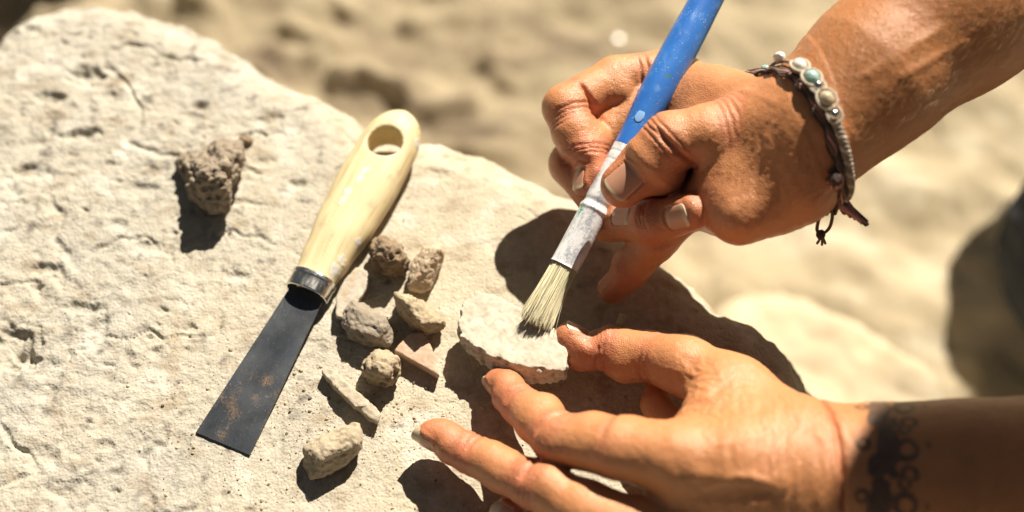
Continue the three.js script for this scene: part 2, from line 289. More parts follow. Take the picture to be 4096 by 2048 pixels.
// an arm: palm bones blended widely, each finger its own chain that melts only into the palm
function arm({ palm, palmK, fingers, forearm }) {
  const all = [...palm, ...forearm, ...fingers.flatMap((f) => [...f.bones, ...(f.pads ?? [])])];
  const f = (x, y, z) => {
    let d = 1e9;
    for (const b of forearm) d = smin(d, boneD(b, x, y, z), 14);
    for (const b of palm) d = smin(d, boneD(b, x, y, z), palmK);
    let out = d;
    for (const fg of fingers) {
      const far = Math.hypot(x - fg.c.x, y - fg.c.y, z - fg.c.z) - fg.R;
      if (far > 30) { out = Math.min(out, far); continue; }
      let q = boneD(fg.bones[0], x, y, z);
      const base = smin(d, q, fg.k ?? 7);
      for (let i = 1; i < fg.bones.length; i++) q = smin(q, boneD(fg.bones[i], x, y, z), 3);
      for (const b of fg.pads ?? []) q = smin(q, boneD(b, x, y, z), 4);
      for (const n of fg.flat ?? []) {            // the flat bed under a nail
        const t = (x - n.p.x) * n.u.x + (y - n.p.y) * n.u.y + (z - n.p.z) * n.u.z, w = (x - n.p.x) * n.n.x + (y - n.p.y) * n.n.y + (z - n.p.z) * n.n.z;
        if (t > -5 && t < 30) { const s = (x - n.p.x) * n.s.x + (y - n.p.y) * n.s.y + (z - n.p.z) * n.s.z; const lim = w + s * s * 0.045, k = 1.6, e = Math.max(k - Math.abs(q - lim), 0) / k; q = lerp(q, Math.max(q, lim) + e * e * k * 0.25, smooth(t, -5, 2)); }
      }
      out = smin(out, smin(base, q, 1.2), 1.2);
    }
    return out;
  };
  for (const fg of fingers) { const bs = [...fg.bones, ...(fg.pads ?? [])]; const c = V(0, 0, 0); bs.forEach((b) => c.add(b.mid)); c.multiplyScalar(1 / bs.length); fg.c = c; fg.R = Math.max(...bs.map((b) => b.mid.distanceTo(c) + b.reach)); }
  f.bones = all;
  return f;
}
const grad = (f, p, e = 0.3) => V(f(p.x + e, p.y, p.z) - f(p.x - e, p.y, p.z), f(p.x, p.y + e, p.z) - f(p.x, p.y - e, p.z), f(p.x, p.y, p.z + e) - f(p.x, p.y, p.z - e)).normalize();
function march(f, from, dir, reach = 80) { let t = 0; for (let i = 0; i < 200 && t < reach; i++) { const d = f(from.x + dir.x * t, from.y + dir.y * t, from.z + dir.z * t); if (Math.abs(d) < 0.02) break; t += d * 0.9; } return from.clone().addScaledVector(dir, t); }
// where a sight line of the survey meets the skin
function onSkin(f, px, py) { const d = sight(px, py).normalize(); return march(f, EYE.clone().addScaledVector(d, 420), d, 400); }

// nail frames: root and tip of the nail on the finger's back, given by the pixels they are seen at or by the distal bone and a dorsal direction
function nailFrame(b, dorsal, from, len, width, lift) {          // from: mm back from the bone's end
  const u = b.ab.clone().normalize(), n = dorsal.clone().addScaledVector(u, -dorsal.dot(u)).normalize(), s = u.clone().cross(n);
  const r = b.rb, p = b.b.clone().addScaledVector(u, -from).addScaledVector(n, r * lift);
  return { p, u, n, s, len, width };
}
// the right hand (holding the brush)
const rThumb = chain([[2965, 520, 82, 12.8], [2830, 537, 83, 12.3], [2680, 566, 80, 12.3], [2590, 655, 73, 11.5], [2493, 741, 66, 9.8]]);
const rIndex = chain([[2690, 292, 53, 10.8], [2460, 316, 53, 10.2], [2264, 430, 53, 10.4], [2302, 530, 50.5, 10.2], [2340, 612, 48, 9.5], [2352, 690, 45, 8], [2345, 738, 43, 6.5]]);
const rMiddle = chain([[2660, 345, 52, 11], [2288, 655, 35, 10.2], [2430, 850, 30, 8.9], [2590, 812, 45, 7.4]]);
const rRing = chain([[2780, 560, 66, 9.5], [2440, 880, 33, 9.4], [2612, 890, 53, 9.3], [2765, 848, 67, 8]]);
const rPinky = chain([[2850, 720, 60, 9.4], [2625, 960, 42, 8.9], [2520, 1075, 26, 8.6], [2452, 1150, 16, 7.4]]);
const toEye = (p) => EYE.clone().sub(p).normalize();
const rnThumb = nailFrame(rThumb[3], toEye(rThumb[3].b).addScaledVector(V(-1, 0, -0.1), 0.25), 9.5, 15, 12.5, 0.8);
const rnIndex = nailFrame(rIndex[5], V(-1, 0.4, 0.4), 7.5, 11.5, 9, 0.8);
const rnMiddle = nailFrame(rMiddle[2], toEye(rMiddle[2].b).addScaledVector(V(0.1, 0.2, 0.35), 0.5), 9, 11.5, 10, 0.8);
const rnRing = nailFrame(rRing[2], toEye(rRing[2].b).addScaledVector(V(0.1, 0.2, 0.35), 0.5), 9.5, 11.5, 10.5, 0.8);
const rnPinky = nailFrame(rPinky[2], V(-1, -0.45, -0.25), 7, 10, 8, 0.8);
const rightArm = arm({
  palmK: 11,
  palm: [
    ...chain([[2690, 300, 52, 10], [2880, 385, 65, 10], [3150, 460, 86, 16]]),
    ...chain([[2720, 430, 54, 10], [3150, 560, 76, 16]]),
    ...chain([[2780, 560, 58, 10], [3150, 640, 72, 16]]),
    ...chain([[2650, 620, 36, 12], [2770, 780, 40, 11], [2900, 840, 50, 11]]),
    ...chain([[2840, 800, 60, 10.5], [2960, 855, 72, 9.8], [3190, 740, 80, 15]]),
    ...chain([[2965, 535, 82, 13], [3190, 545, 90, 20]]),
    ...chain([[2950, 705, 75, 13], [3180, 690, 80, 17]]),
    ...chain([[2905, 765, 67, 10.5], [3080, 800, 70, 12]]),
  ],
  forearm: chain([[3170, 560, 82, 20], [3290, 490, 90, 24], [3490, 300, 99, 29], [3800, 20, 108, 37], [4150, -260, 119, 43], [4700, -760, 143, 42]]),
  fingers: [
    { bones: rThumb, flat: [rnThumb], pads: [ball(2652, 690, 69, 9.8)], k: 10 },
    { bones: rIndex, flat: [rnIndex], pads: [ball(2380, 560, 48, 7.6), ball(2378, 670, 44, 5.5), ball(2480, 370, 53, 8)] },
    { bones: rMiddle, flat: [rnMiddle] }, { bones: rRing, flat: [rnRing] }, { bones: rPinky, flat: [rnPinky] },
  ],
});
// the left hand (holding the sherd)
const lThumb = chain([[2740, 1462, 33, 11.4], [2590, 1425, 24, 10.6], [2415, 1392, 18, 10], [2345, 1383, 17, 9.6], [2285, 1352, 18.5, 7.6]]);
const lIndex = chain([[2720, 1838, 54, 13], [2480, 1792, 47, 12.2], [2235, 1755, 36, 10.7], [2150, 1680, 28, 9.5], [2085, 1622, 21, 8.5], [2030, 1572, 16, 7.5], [1992, 1532, 12, 6.3]]);
const lMiddle = chain([[2560, 2140, 35, 12.5], [2340, 2035, 32, 11.2], [2130, 1935, 28, 9.6], [2010, 1880, 23, 8.8], [1885, 1815, 18.5, 8.2], [1800, 1775, 16.5, 7.8], [1730, 1742, 15, 6.6]]);
const lRing = chain([[2600, 2330, 14, 11], [2230, 2150, 15, 9], [2110, 2090, 14, 8], [2036, 2052, 12, 6.8]]);
const lnThumb = nailFrame(lThumb[3], V(-0.15, 0.75, -1), 7, 12, 11, 0.8);
const lnIndex = nailFrame(lIndex[5], V(-1, -0.15, 0.95), 6, 11.5, 9.5, 0.85);
const lnMiddle = nailFrame(lMiddle[5], V(-1, 0.1, 1.9), 5, 12.5, 10, 0.85);
const lnRing = nailFrame(lRing[2], V(-1, 0.9, 0.6), 5, 11, 9.5, 0.85);
const leftArm = arm({
  palmK: 12,
  palm: [
    ...chain([[2740, 1462, 33, 11.2], [2940, 1570, 40, 12.2], [3160, 1745, 46, 15]]),
    ...chain([[2720, 1838, 52, 12.5], [2960, 1850, 54, 15], [3190, 1860, 50, 20]]),
    ...chain([[2600, 2130, 33, 12], [3000, 2060, 38, 16], [3190, 1990, 40, 20]]),
    ...chain([[2680, 2330, 12, 12], [3190, 2110, 24, 18]]),
    ...chain([[2850, 1640, 46, 9], [3050, 1760, 48, 13]]),
    ...chain([[2780, 1760, 44, 8], [2960, 1740, 46, 10]]),
  ],
  forearm: [...chain([[3180, 1905, 44, 25], [3310, 1925, 44, 25.5], [3560, 1945, 47, 29], [3900, 1985, 52, 34], [4300, 2030, 60, 39]]), bone(J(4300, 2030, 60), V(365, 125, 165), 39, 42)],
  fingers: [
    { bones: lThumb, flat: [lnThumb], pads: [ball(2320, 1405, 14, 8.4), ball(2500, 1455, 20, 8.4)], k: 8 },
    { bones: lIndex, flat: [lnIndex], pads: [ball(2030, 1540, 16, 6), ball(2180, 1648, 30, 7.5), ball(2380, 1740, 43, 9), ball(2540, 1765, 48, 9)], k: 9 },
    { bones: lMiddle, flat: [lnMiddle], pads: [ball(1770, 1735, 16, 6), ball(1965, 1835, 23, 6.6), ball(2200, 1935, 33, 8)], k: 9 },
    { bones: lRing, flat: [lnRing] },
    { bones: chain([[2760, 1790, 26, 8], [2690, 1700, 20, 7], [2625, 1620, 16, 6.2], [2620, 1575, 14, 5]]) },
  ],
});
// upper arms and body, outside the picture: they shade the left forearm and the ground
const elbowR = J(4700, -760, 143), elbowL = V(365, 125, 165);
const shoulderR = V(455, 420, -370), shoulderL = V(475, 400, -60);
const trunk = [bone(elbowR, shoulderR, 42, 55), bone(elbowL, shoulderL, 43, 55)];
const torsoBones = [bone(V(505, 385, -225), V(690, -10, -440), 115, 132), bone(V(465, 420, -320), V(485, 400, -115), 60, 62), bone(V(450, 460, -240), V(432, 530, -268), 52, 50), bone(V(418, 570, -285), V(412, 622, -288), 80, 84)];
const farBody = (x, y, z) => { let d = 1e9; for (const b of trunk) d = smin(d, boneD(b, x, y, z), 20); for (const b of torsoBones) d = smin(d, boneD(b, x, y, z), 30); return d; };

// creases and folds: planes across a limb
const creases = [];
function crease(p, dir, depth, w, R, side) { creases.push({ p, a: dir.clone().normalize(), depth, w, R, side: side?.clone().normalize() }); }
function joint(bs, i, t, depth, w, R, side, n = 1, gap = 1.6) { const b = bs[i], u = b.ab.clone().normalize(), p = b.a.clone().lerp(b.b, t); for (let k = 0; k < n; k++) crease(p.clone().addScaledVector(u, (k - (n - 1) / 2) * gap), u, depth * (1 - Math.abs(k - (n - 1) / 2) * 0.18), w, R, side); }
const up = V(0, 0.5, -1);
joint(lIndex, 4, 0.05, 0.8, 1.1, 14, up, 2, 2.6); joint(lIndex, 2, 0.08, 1.1, 1.5, 17, up, 1); joint(lIndex, 1, 0.1, 0.5, 1.6, 17, up, 1); joint(lIndex, 2, 0.0, 0.35, 0.55, 16, V(-1, -0.2, 1), 6, 2.0);
joint(lIndex, 4, 0.0, 0.25, 0.5, 12, V(-1, 0, 1), 4, 1.4);
joint(lMiddle, 4, 0.0, 0.7, 1.1, 13, up, 2, 2.6); joint(lMiddle, 2, 0.0, 0.9, 1.4, 16, up, 1); joint(lMiddle, 2, 0.0, 0.4, 0.6, 15, V(-0.6, 0.4, 1), 6, 2.2);
joint(lMiddle, 4, 0.1, 0.25, 0.5, 12, V(-0.6, 0.3, 1), 4, 1.5);
joint(lThumb, 2, 0.0, 0.8, 0.9, 16, V(0, 0.2, 1), 2, 2.2); joint(lThumb, 2, 0.05, 0.3, 0.5, 15, V(0, 1, -0.6), 6, 1.7); joint(lThumb, 0, 0.75, 0.8, 1, 17, V(0, 0.1, 1), 2, 3);
joint(rIndex, 2, 0.55, 0.75, 0.8, 15, V(0, 1, 0.3), 4, 2.1); joint(rIndex, 4, 0.1, 0.6, 0.7, 13, V(0.2, 1, 0.3), 3, 1.8); joint(rIndex, 1, 0.72, 1.6, 1.1, 15, V(0.3, 0.3, 1), 1); joint(rIndex, 0, 0.55, 0.9, 0.9, 15, V(0.1, 0.6, 1), 2, 3.4);
joint(rThumb, 2, 0.02, 0.55, 0.7, 17, V(-0.4, 1, -0.2), 4, 2.2); joint(rThumb, 2, 0.0, 1.4, 1.0, 18, V(0.2, 0.1, 1), 1); joint(rThumb, 0, 0.4, 0.35, 0.6, 18, V(0, 1, 0.2), 5, 2.6);
joint(rRing, 2, 0.05, 0.35, 0.6, 13, V(0, 1, 0.4), 3, 1.7); joint(rPinky, 2, 0.0, 0.35, 0.6, 13, V(0.6, 1, 0.2), 3, 1.7);
{ const f = leftArm; crease(J(3290, 1800, 50), J(3295, 1700, 60).sub(J(3265, 1700, 60)), 1.5, 0.9, 46, V(-0.2, 1, 0.1)); }
const lDir = J(3560, 1895, 47).sub(J(2960, 1850, 54)).normalize(), rDir = J(3480, 300, 106).sub(J(2965, 540, 80)).normalize();
const lWrist = J(3120, 1850, 52), rHeel = J(3080, 740, 75), rFore = J(3600, 190, 118), lWeb = J(2760, 1590, 52), rBack = J(2960, 450, 92);
const lKnuckle = J(2700, 1930, 58), tendons = [[2740, 1900, 3190, 1925, 0.9, 3.2], [2620, 2010, 3120, 2005, 0.9, 3.4], [2800, 1955, 2990, 1890, 0.5, 1.5], [2980, 1895, 3150, 1965, 0.5, 1.5], [2840, 1790, 3080, 1740, 0.4, 1.6], [3420, 1800, 3900, 1850, 0.5, 1.8]].map(([x, y, X, Y, amp, w]) => { const a = onSkin(leftArm, x, y), b = onSkin(leftArm, X, Y).sub(a); return [a, b, b.lengthSq(), amp, w]; });
for (const [x, y, X, Y, amp, w] of [[2960, 360, 3120, 420, 0.6, 1.8], [3420, 330, 3800, 90, 0.6, 2], [3560, 330, 3900, 150, 0.5, 1.8]]) { const a = onSkin(rightArm, x, y), b = onSkin(rightArm, X, Y).sub(a); tendons.push([a, b, b.lengthSq(), amp, w]); }
const nailFrames = [rnThumb, rnIndex, rnMiddle, rnRing, rnPinky, lnThumb, lnIndex, lnMiddle, lnRing];
function skinBump(x, y, z, nx, ny, nz) {
  let d = 0;
  for (const n of nailFrames) {                     // the folds of skin round a nail
    const px = x - n.p.x, py = y - n.p.y, pz = z - n.p.z; if (px * px + py * py + pz * pz > 400) continue;
    const t = px * n.u.x + py * n.u.y + pz * n.u.z, s = px * n.s.x + py * n.s.y + pz * n.s.z, w = px * n.n.x + py * n.n.y + pz * n.n.z;
    if (w < -5 || t > n.len - 1.5) continue;
    const e = Math.max(Math.abs(s) - n.width / 2, -t + 0.5 * s * s / n.width); d += smooth(w, -5, -2) * smooth(n.len - 1.5 - t, 0, 2) * (e > -0.4 ? 0.55 * Math.exp(-(((e - 0.7) / 0.9) ** 2)) : -0.12);
  }
  for (const c of creases) {
    const px = x - c.p.x, py = y - c.p.y, pz = z - c.p.z, r2 = px * px + py * py + pz * pz; if (r2 > c.R * c.R) continue;
    const t = px * c.a.x + py * c.a.y + pz * c.a.z + 0.5 * noise(x / 4, y / 4, z / 4), s = c.side ? smooth(nx * c.side.x + ny * c.side.y + nz * c.side.z, -0.05, 0.55) : 1;
    d -= 1.3 * c.depth * Math.exp(-t * t / (c.w * c.w)) * s * smooth(c.R - Math.sqrt(r2), 0, 3);
  }
  const near = (p, R) => { const q = Math.hypot(x - p.x, y - p.y, z - p.z); return smooth(R - q, 0, R * 0.6); };
  const lines = (dir, w) => { const t = x * dir.x + y * dir.y + z * dir.z, a = (x - t * dir.x) / 16, b = (y - t * dir.y) / 16, c = (z - t * dir.z) / 16; return noise(t / w + a * 1.2 + noise(a * 2, b * 2, c * 2) * 1.2, b * 1.3, c * 1.3 + a); };
  const wl = near(lWrist, 46); if (wl > 0) d += wl * 0.5 * lines(lDir, 1.9);
  const wr = near(rHeel, 36); if (wr > 0) d += wr * 0.5 * lines(V(0.75, 0.1, 0.65).normalize(), 2.4) + wr * 0.3 * Math.min(0, noise(x / 12, y / 12, z / 7));
  const ww = near(lWeb, 30); if (ww > 0) d += ww * 0.85 * ridge(x / 7, y / 7, z / 4.5, 2);
  for (const [a, ab, l2, amp, w] of tendons) { const px = x - a.x, py = y - a.y, pz = z - a.z, t = clamp((px * ab.x + py * ab.y + pz * ab.z) / l2, 0, 1), q2 = (px - ab.x * t) ** 2 + (py - ab.y * t) ** 2 + (pz - ab.z * t) ** 2; if (q2 < 60) d += amp * Math.exp(-q2 / (w * w)) * smooth(t, 0, 0.15) * smooth(1 - t, 0, 0.15); }
  const wb = near(rBack, 34); if (wb > 0) d += wb * 0.28 * lines(V(0.7, -0.3, 0.6).normalize(), 1.8);
  const wf = near(lKnuckle, 26); if (wf > 0) d += wf * 0.9 * fbm(x / 11, y / 11, z / 11, 2);
  d += 0.3 * fbm(x / 9, y / 9, z / 9, 2) + 0.11 * noise(x / 2.1, y / 2.1, z / 2.1) + 0.07 * noise(x / 1.1, y / 1.1, z / 1.1);
  return d;
}
const tipsR = [[rThumb, 1], [rIndex, 0.8], [rMiddle, 1], [rRing, 1], [rPinky, 1.2]].map(([b, w]) => [b[b.length - 1].b, w]), tipsL = [[lThumb, 1], [lIndex, 1], [lMiddle, 1], [lRing, 1]].map(([b, w]) => [b[b.length - 1].b, w]);
const knucklesR = [rIndex[2].a, rIndex[4].a, rThumb[2].a, rThumb[0].a, rMiddle[1].a], knucklesL = [lIndex[2].a, lIndex[4].a, lMiddle[2].a, lMiddle[4].a, lThumb[2].a];
const fold = (x, y, z) => { let s = 0; for (const c of creases) { const px = x - c.p.x, py = y - c.p.y, pz = z - c.p.z; if (px * px + py * py + pz * pz > c.R * c.R) continue; const t = px * c.a.x + py * c.a.y + pz * c.a.z; s = Math.max(s, Math.exp(-t * t / 9)); } return s; };
function skinTone(x, y, z, tips, knuckles, tan) {
  let c = [0.55, 0.236, 0.1];
  c = mix3(c, [0.42, 0.168, 0.06], tan);
  let red = 0;
  for (const [p, w] of tips) red += w * Math.exp(-((x - p.x) ** 2 + (y - p.y) ** 2 + (z - p.z) ** 2) / 260);
  for (const p of knuckles) red += 0.5 * Math.exp(-((x - p.x) ** 2 + (y - p.y) ** 2 + (z - p.z) ** 2) / 140);
  red += 0.6 * fold(x, y, z) + 0.35 * fbm(x / 11, y / 11, z / 11, 3);
  c = mix3(c, [0.47, 0.15, 0.08], clamp(red, 0, 1) * 0.75);
  const m = fbm(x / 5, y / 5, z / 5, 3); c = mix3(c, [0.58, 0.32, 0.17], smooth(m, 0.1, 0.7) * 0.25);
  const fr = noise(x / 1.7, y / 1.7, z / 1.7) + 0.35 * noise(x / 30, y / 30, z / 30); c = mix3(c, [0.26, 0.115, 0.055], smooth(fr, 0.6, 0.9) * 0.3 * (0.3 + tan));
  return c;
}
// the tattoo: an inked band of dark blots and curls round the left forearm
const inkAxis = J(3700, 1960, 49).sub(J(3300, 1925, 44)).normalize(), inkAt = J(3550, 1944, 47), inkUp = V(0, 1, 0).addScaledVector(inkAxis, -inkAxis.y).normalize(), inkSide = inkAxis.clone().cross(inkUp);
function ink(x, y, z) {
  const px = x - inkAt.x, py = y - inkAt.y, pz = z - inkAt.z, t = px * inkAxis.x + py * inkAxis.y + pz * inkAxis.z;
  if (Math.abs(t) > 18) return 0;
  const a = Math.atan2(px * inkSide.x + py * inkSide.y + pz * inkSide.z, px * inkUp.x + py * inkUp.y + pz * inkUp.z), s = a * 29;
  let d = 9;
  const row = Math.round(s / 19), q = s - row * 19, flip = row % 2 ? 1 : -1, w = noise(s / 4, t / 4, 2) * 1.6;
  d = Math.min(d, Math.hypot((t + 4.2 + 1.2 * flip) / 0.95, (q + 1) / 2.2) - 4.5 + w);                             // leaf shaped blots down the middle
  d = Math.min(d, Math.hypot((t + 8.2) / 0.8, (q - 6) / 1.5) - 2.9 + w * 0.7, Math.hypot((t + 1.2) / 0.7, (q - 7.5) / 1.3) - 2.6 + w * 0.7);
  d = Math.min(d, Math.abs(t + 4.6 + 1.8 * Math.sin(s / 3.9)) - 1.3 + w * 0.5);                                    // the stem that joins them
  const curl = (ct, cs, r, wd, open) => { const dt = t - ct, ds = q - cs, e = Math.hypot(dt, ds), an = Math.atan2(ds, dt), v = Math.abs(Math.atan2(Math.sin(an - open), Math.cos(an - open))) / Math.PI; return Math.abs(e - r * (0.42 + 0.58 * v)) - wd * (0.6 + 0.5 * v); };
  d = Math.min(d, curl(4.4, -1, 4.6, 1.15, 0.6 * flip), curl(4.8, 7.2, 3.4, 1.0, -1.2), curl(-12.2, -2.5, 2.7, 0.9, 2.4 * flip), curl(3.2, -8, 2.6, 0.9, 1));
  if (Math.hypot(t - 11, q + 2) < 0.9) d = -1;
  return smooth(0.5 - d, 0, 0.9) * (0.88 + 0.15 * noise(x, y, z));
}
const noInk = () => 0;
const foreR = rFore, foreL = J(3500, 1900, 48);
function paintFor(tips, knuckles, wrist, dir, inked, bias) {
  return (x, y, z) => { const t = (x - wrist.x) * dir.x + (y - wrist.y) * dir.y + (z - wrist.z) * dir.z; const c = skinTone(x, y, z, tips, knuckles, smooth(t, -40, 35) * 0.85 + bias), k = inked(x, y, z); return k > 0 ? mix3(c, [0.022, 0.023, 0.025], k * 0.95) : c; };
}
const paintR = paintFor(tipsR, knucklesR, J(3290, 490, 86), rDir, noInk, 0.0), paintL = paintFor(tipsL, knucklesL, J(3290, 1890, 44), lDir, ink, 0.02);
function span(f, pad, cut) { const lo = V(1e9, 1e9, 1e9), hi = V(-1e9, -1e9, -1e9); for (const b of f.bones) for (const [p, r] of [[b.a, b.ra], [b.b, b.rb]]) { lo.min(p.clone().subScalar(r + pad)); hi.max(p.clone().addScalar(r + pad)); } return [lo, hi]; }
const FINE = globalThis.QUICK ? 1.6 : 0.8;
const PERSON = V(600, GROUND, -330);
const person = thing('person', 'person kneeling at the right, tattooed left forearm, cleaning a sherd with a brush', 'person', PERSON);
const skinBumpTex = (() => { const A = cells(26, 3), B = cells(60, 8); return tex(512, 512, (u, v) => { const a = A(u, v), b = B(u, v); return 0.5 + 0.4 * Math.min(0.6, a[1] - a[0]) + 0.25 * Math.min(0.5, b[1] - b[0]) - 0.2; }); })();
skinBumpTex.repeat.set(1 / 0.026, 1 / 0.026);
const skinMat = new THREE.MeshPhysicalMaterial({ vertexColors: true, roughness: 0.36, specularIntensity: 1, bumpMap: skinBumpTex, bumpScale: 0.0004, sheen: 0.12, sheenColor: new THREE.Color(1, 0.75, 0.55), sheenRoughness: 0.5, name: 'skin' });
{
  const parts = [];
  for (const [f, paint, end] of [[rightArm, paintR, 262], [leftArm, paintL, 262]]) {
    const [lo, hi] = span(f, 9); hi.x = Math.min(hi.x, 250);
    parts.push(finish(nets(f, lo, hi, FINE, 1.6), PERSON, skinBump, paint));
  }
  const rest = (x, y, z) => Math.min(smin(smin(Math.max(rightArm(x, y, z), 238 - x), Math.max(leftArm(x, y, z), 238 - x), 1), farBody(x, y, z), 12), 1e9);
  parts.push(finish(nets(rest, V(234, -150, -600), V(840, 730, 260), 7, 1.5), PERSON, null, (x, y, z) => skinTone(x, y, z, [], [], 0.9)));
  obj('skin', boxUV(mergeGeometries(parts)), skinMat, person);
}
// fingernails: thin curved plates seated on the finger, with a pale free edge
const nailMat = new THREE.MeshPhysicalMaterial({ vertexColors: true, roughness: 0.32, clearcoat: 0.15, clearcoatRoughness: 0.3, name: 'nail_keratin' });
function nail(f, n, edge = 0.22, over = 1.6, tint = [0.5, 0.255, 0.165]) {
  const NU = 22, NV = 16, P = [], C = [], I = [], pts = [];
  for (let i = 0; i <= NU; i++) for (let j = 0; j <= NV; j++) {
    const u = i / NU, v = j / NV * 2 - 1, round = Math.sqrt(Math.max(0, 1 - Math.pow(Math.abs(v), 2.6))), root = (1 - round) * 2.4, tip = (1 - round) * 2.0, L = n.len, t = lerp(root, L - tip, u);
    const s = v * n.width / 2 * (0.93 + 0.07 * u), from = n.p.clone().addScaledVector(n.u, Math.min(t, L - over - 0.6)).addScaledVector(n.s, s).addScaledVector(n.n, 9);
    const q = march(f, from, n.n.clone().negate(), 22);
    if (t > L - over - 0.6) q.addScaledVector(n.u, t - (L - over - 0.6)).addScaledVector(n.n, -(t - (L - over - 0.6)) * 0.08);
    q.addScaledVector(n.n, 0.1 + 0.4 * smooth(u, 0, 0.25) * (1 - v * v * 0.7));
    pts.push(q);
    const free = smooth(t, L * (1 - edge) - 0.5 - (1 - round) * 1.5, L * (1 - edge) + 0.3), moon = smooth(2.6 - t - v * v * 2, 0, 1);
    const k = 1 + 0.06 * noise(v * 9, t / 9, 3); let c = mix3(tint, [0.6, 0.5, 0.34], free * 0.85); c = mix3(c, [0.56, 0.35, 0.25], moon * 0.5); C.push(...c.map((x) => x * k));
  }
  const w = NV + 1, top = pts.length;
  for (const p of pts) P.push((p.x - PERSON.x) * MM, (p.y - PERSON.y) * MM, (p.z - PERSON.z) * MM);
  for (const p of pts) P.push((p.x - n.n.x * 0.55 - PERSON.x) * MM, (p.y - n.n.y * 0.55 - PERSON.y) * MM, (p.z - n.n.z * 0.55 - PERSON.z) * MM);
  const C2 = [...C, ...C];
  for (let i = 0; i < NU; i++) for (let j = 0; j < NV; j++) { const a = i * w + j; I.push(a, a + 1, a + w, a + 1, a + w + 1, a + w); I.push(top + a, top + a + w, top + a + 1, top + a + 1, top + a + w, top + a + w + 1); }
  const rim2 = []; for (let j = 0; j <= NV; j++) rim2.push(j); for (let i = 1; i <= NU; i++) rim2.push(i * w + NV); for (let j = NV - 1; j >= 0; j--) rim2.push(NU * w + j); for (let i = NU - 1; i > 0; i--) rim2.push(i * w);
  rim2.forEach((a, i) => { const b = rim2[(i + 1) % rim2.length]; I.push(a, top + a, b, b, top + a, top + b); });
  const g = new THREE.BufferGeometry(); g.setAttribute('position', new THREE.Float32BufferAttribute(P, 3)); g.setAttribute('color', new THREE.Float32BufferAttribute(C2, 3)); g.setIndex(I); g.computeVertexNormals();
  return obj('fingernail', g, nailMat, person);
}
nail(rightArm, rnThumb, 0.1, 0.8); nail(rightArm, rnIndex, 0.18, 1.2); nail(rightArm, rnMiddle, 0.2, 1.2); nail(rightArm, rnRing, 0.16, 1.0); nail(rightArm, rnPinky, 0.2, 1.2);
nail(leftArm, lnThumb, 0.22, 1.4); nail(leftArm, lnIndex, 0.25, 1.8); nail(leftArm, lnMiddle, 0.42, 2.6); nail(leftArm, lnRing, 0.4, 2.6);

// fine sun-bleached hairs on the forearms
{
  const R = rng(61), P = [], I = [], one = (f, px, py, lean, len) => {
    const p = onSkin(f, px, py); if (p.x > 248) return; const n = grad(f, p), d = lean.clone().addScaledVector(n, -lean.dot(n)).normalize().multiplyScalar(0.95).addScaledVector(n, 0.25 + 0.25 * R()).addScaledVector(V(R() - 0.5, R() - 0.5, R() - 0.5), 0.45).normalize(), droop = n.clone().multiplyScalar(-0.05 * len), sd = d.clone().cross(n).normalize(), up = sd.clone().cross(d), first = P.length / 3;
    for (let i = 0; i <= 4; i++) { const v = i / 4, q = p.clone().addScaledVector(d, len * v).addScaledVector(droop, v * v * 6).addScaledVector(sd, Math.sin(v * 2) * (R() - 0.5) * 0.4), r = 0.042 * (1 - 0.75 * v); for (let k = 0; k < 3; k++) { const o = q.clone().addScaledVector(sd, r * Math.cos(k * 2.094)).addScaledVector(up, r * Math.sin(k * 2.094)).sub(PERSON).multiplyScalar(MM); P.push(o.x, o.y, o.z); } if (i) for (let k = 0; k < 3; k++) { const a = first + (i - 1) * 3 + k, b = first + (i - 1) * 3 + (k + 1) % 3; I.push(a, b, a + 3, b, b + 3, a + 3); } }
  };
  const dR = J(3490, 300, 92).sub(J(3800, 20, 102)), dL = J(3310, 1925, 44).sub(J(3900, 1985, 52));
  for (let i = 0; i < 1100; i++) { const t = R(), w = R() * 2 - 1; one(rightArm, lerp(3330, 4060, t) + w * 190, lerp(430, -90, t) + w * 250, dR.clone().add(V(10, 10, 40)), 4 + 6 * R()); }
  for (let i = 0; i < 420; i++) { const t = R(); one(leftArm, lerp(3000, 4090, t), lerp(1600, 1640, t) + R() * 420, dL.clone().add(V(20, 0, 40)), 4 + 5 * R()); }
  const g = new THREE.BufferGeometry(); g.setAttribute('position', new THREE.Float32BufferAttribute(P, 3)); g.setIndex(I); g.computeVertexNormals();
  obj('arm_hair', g, new THREE.MeshStandardMaterial({ color: new THREE.Color(0.45, 0.28, 0.13), roughness: 0.3, name: 'fair_hair', side: THREE.DoubleSide }), person).userData.kind = 'stuff';
}
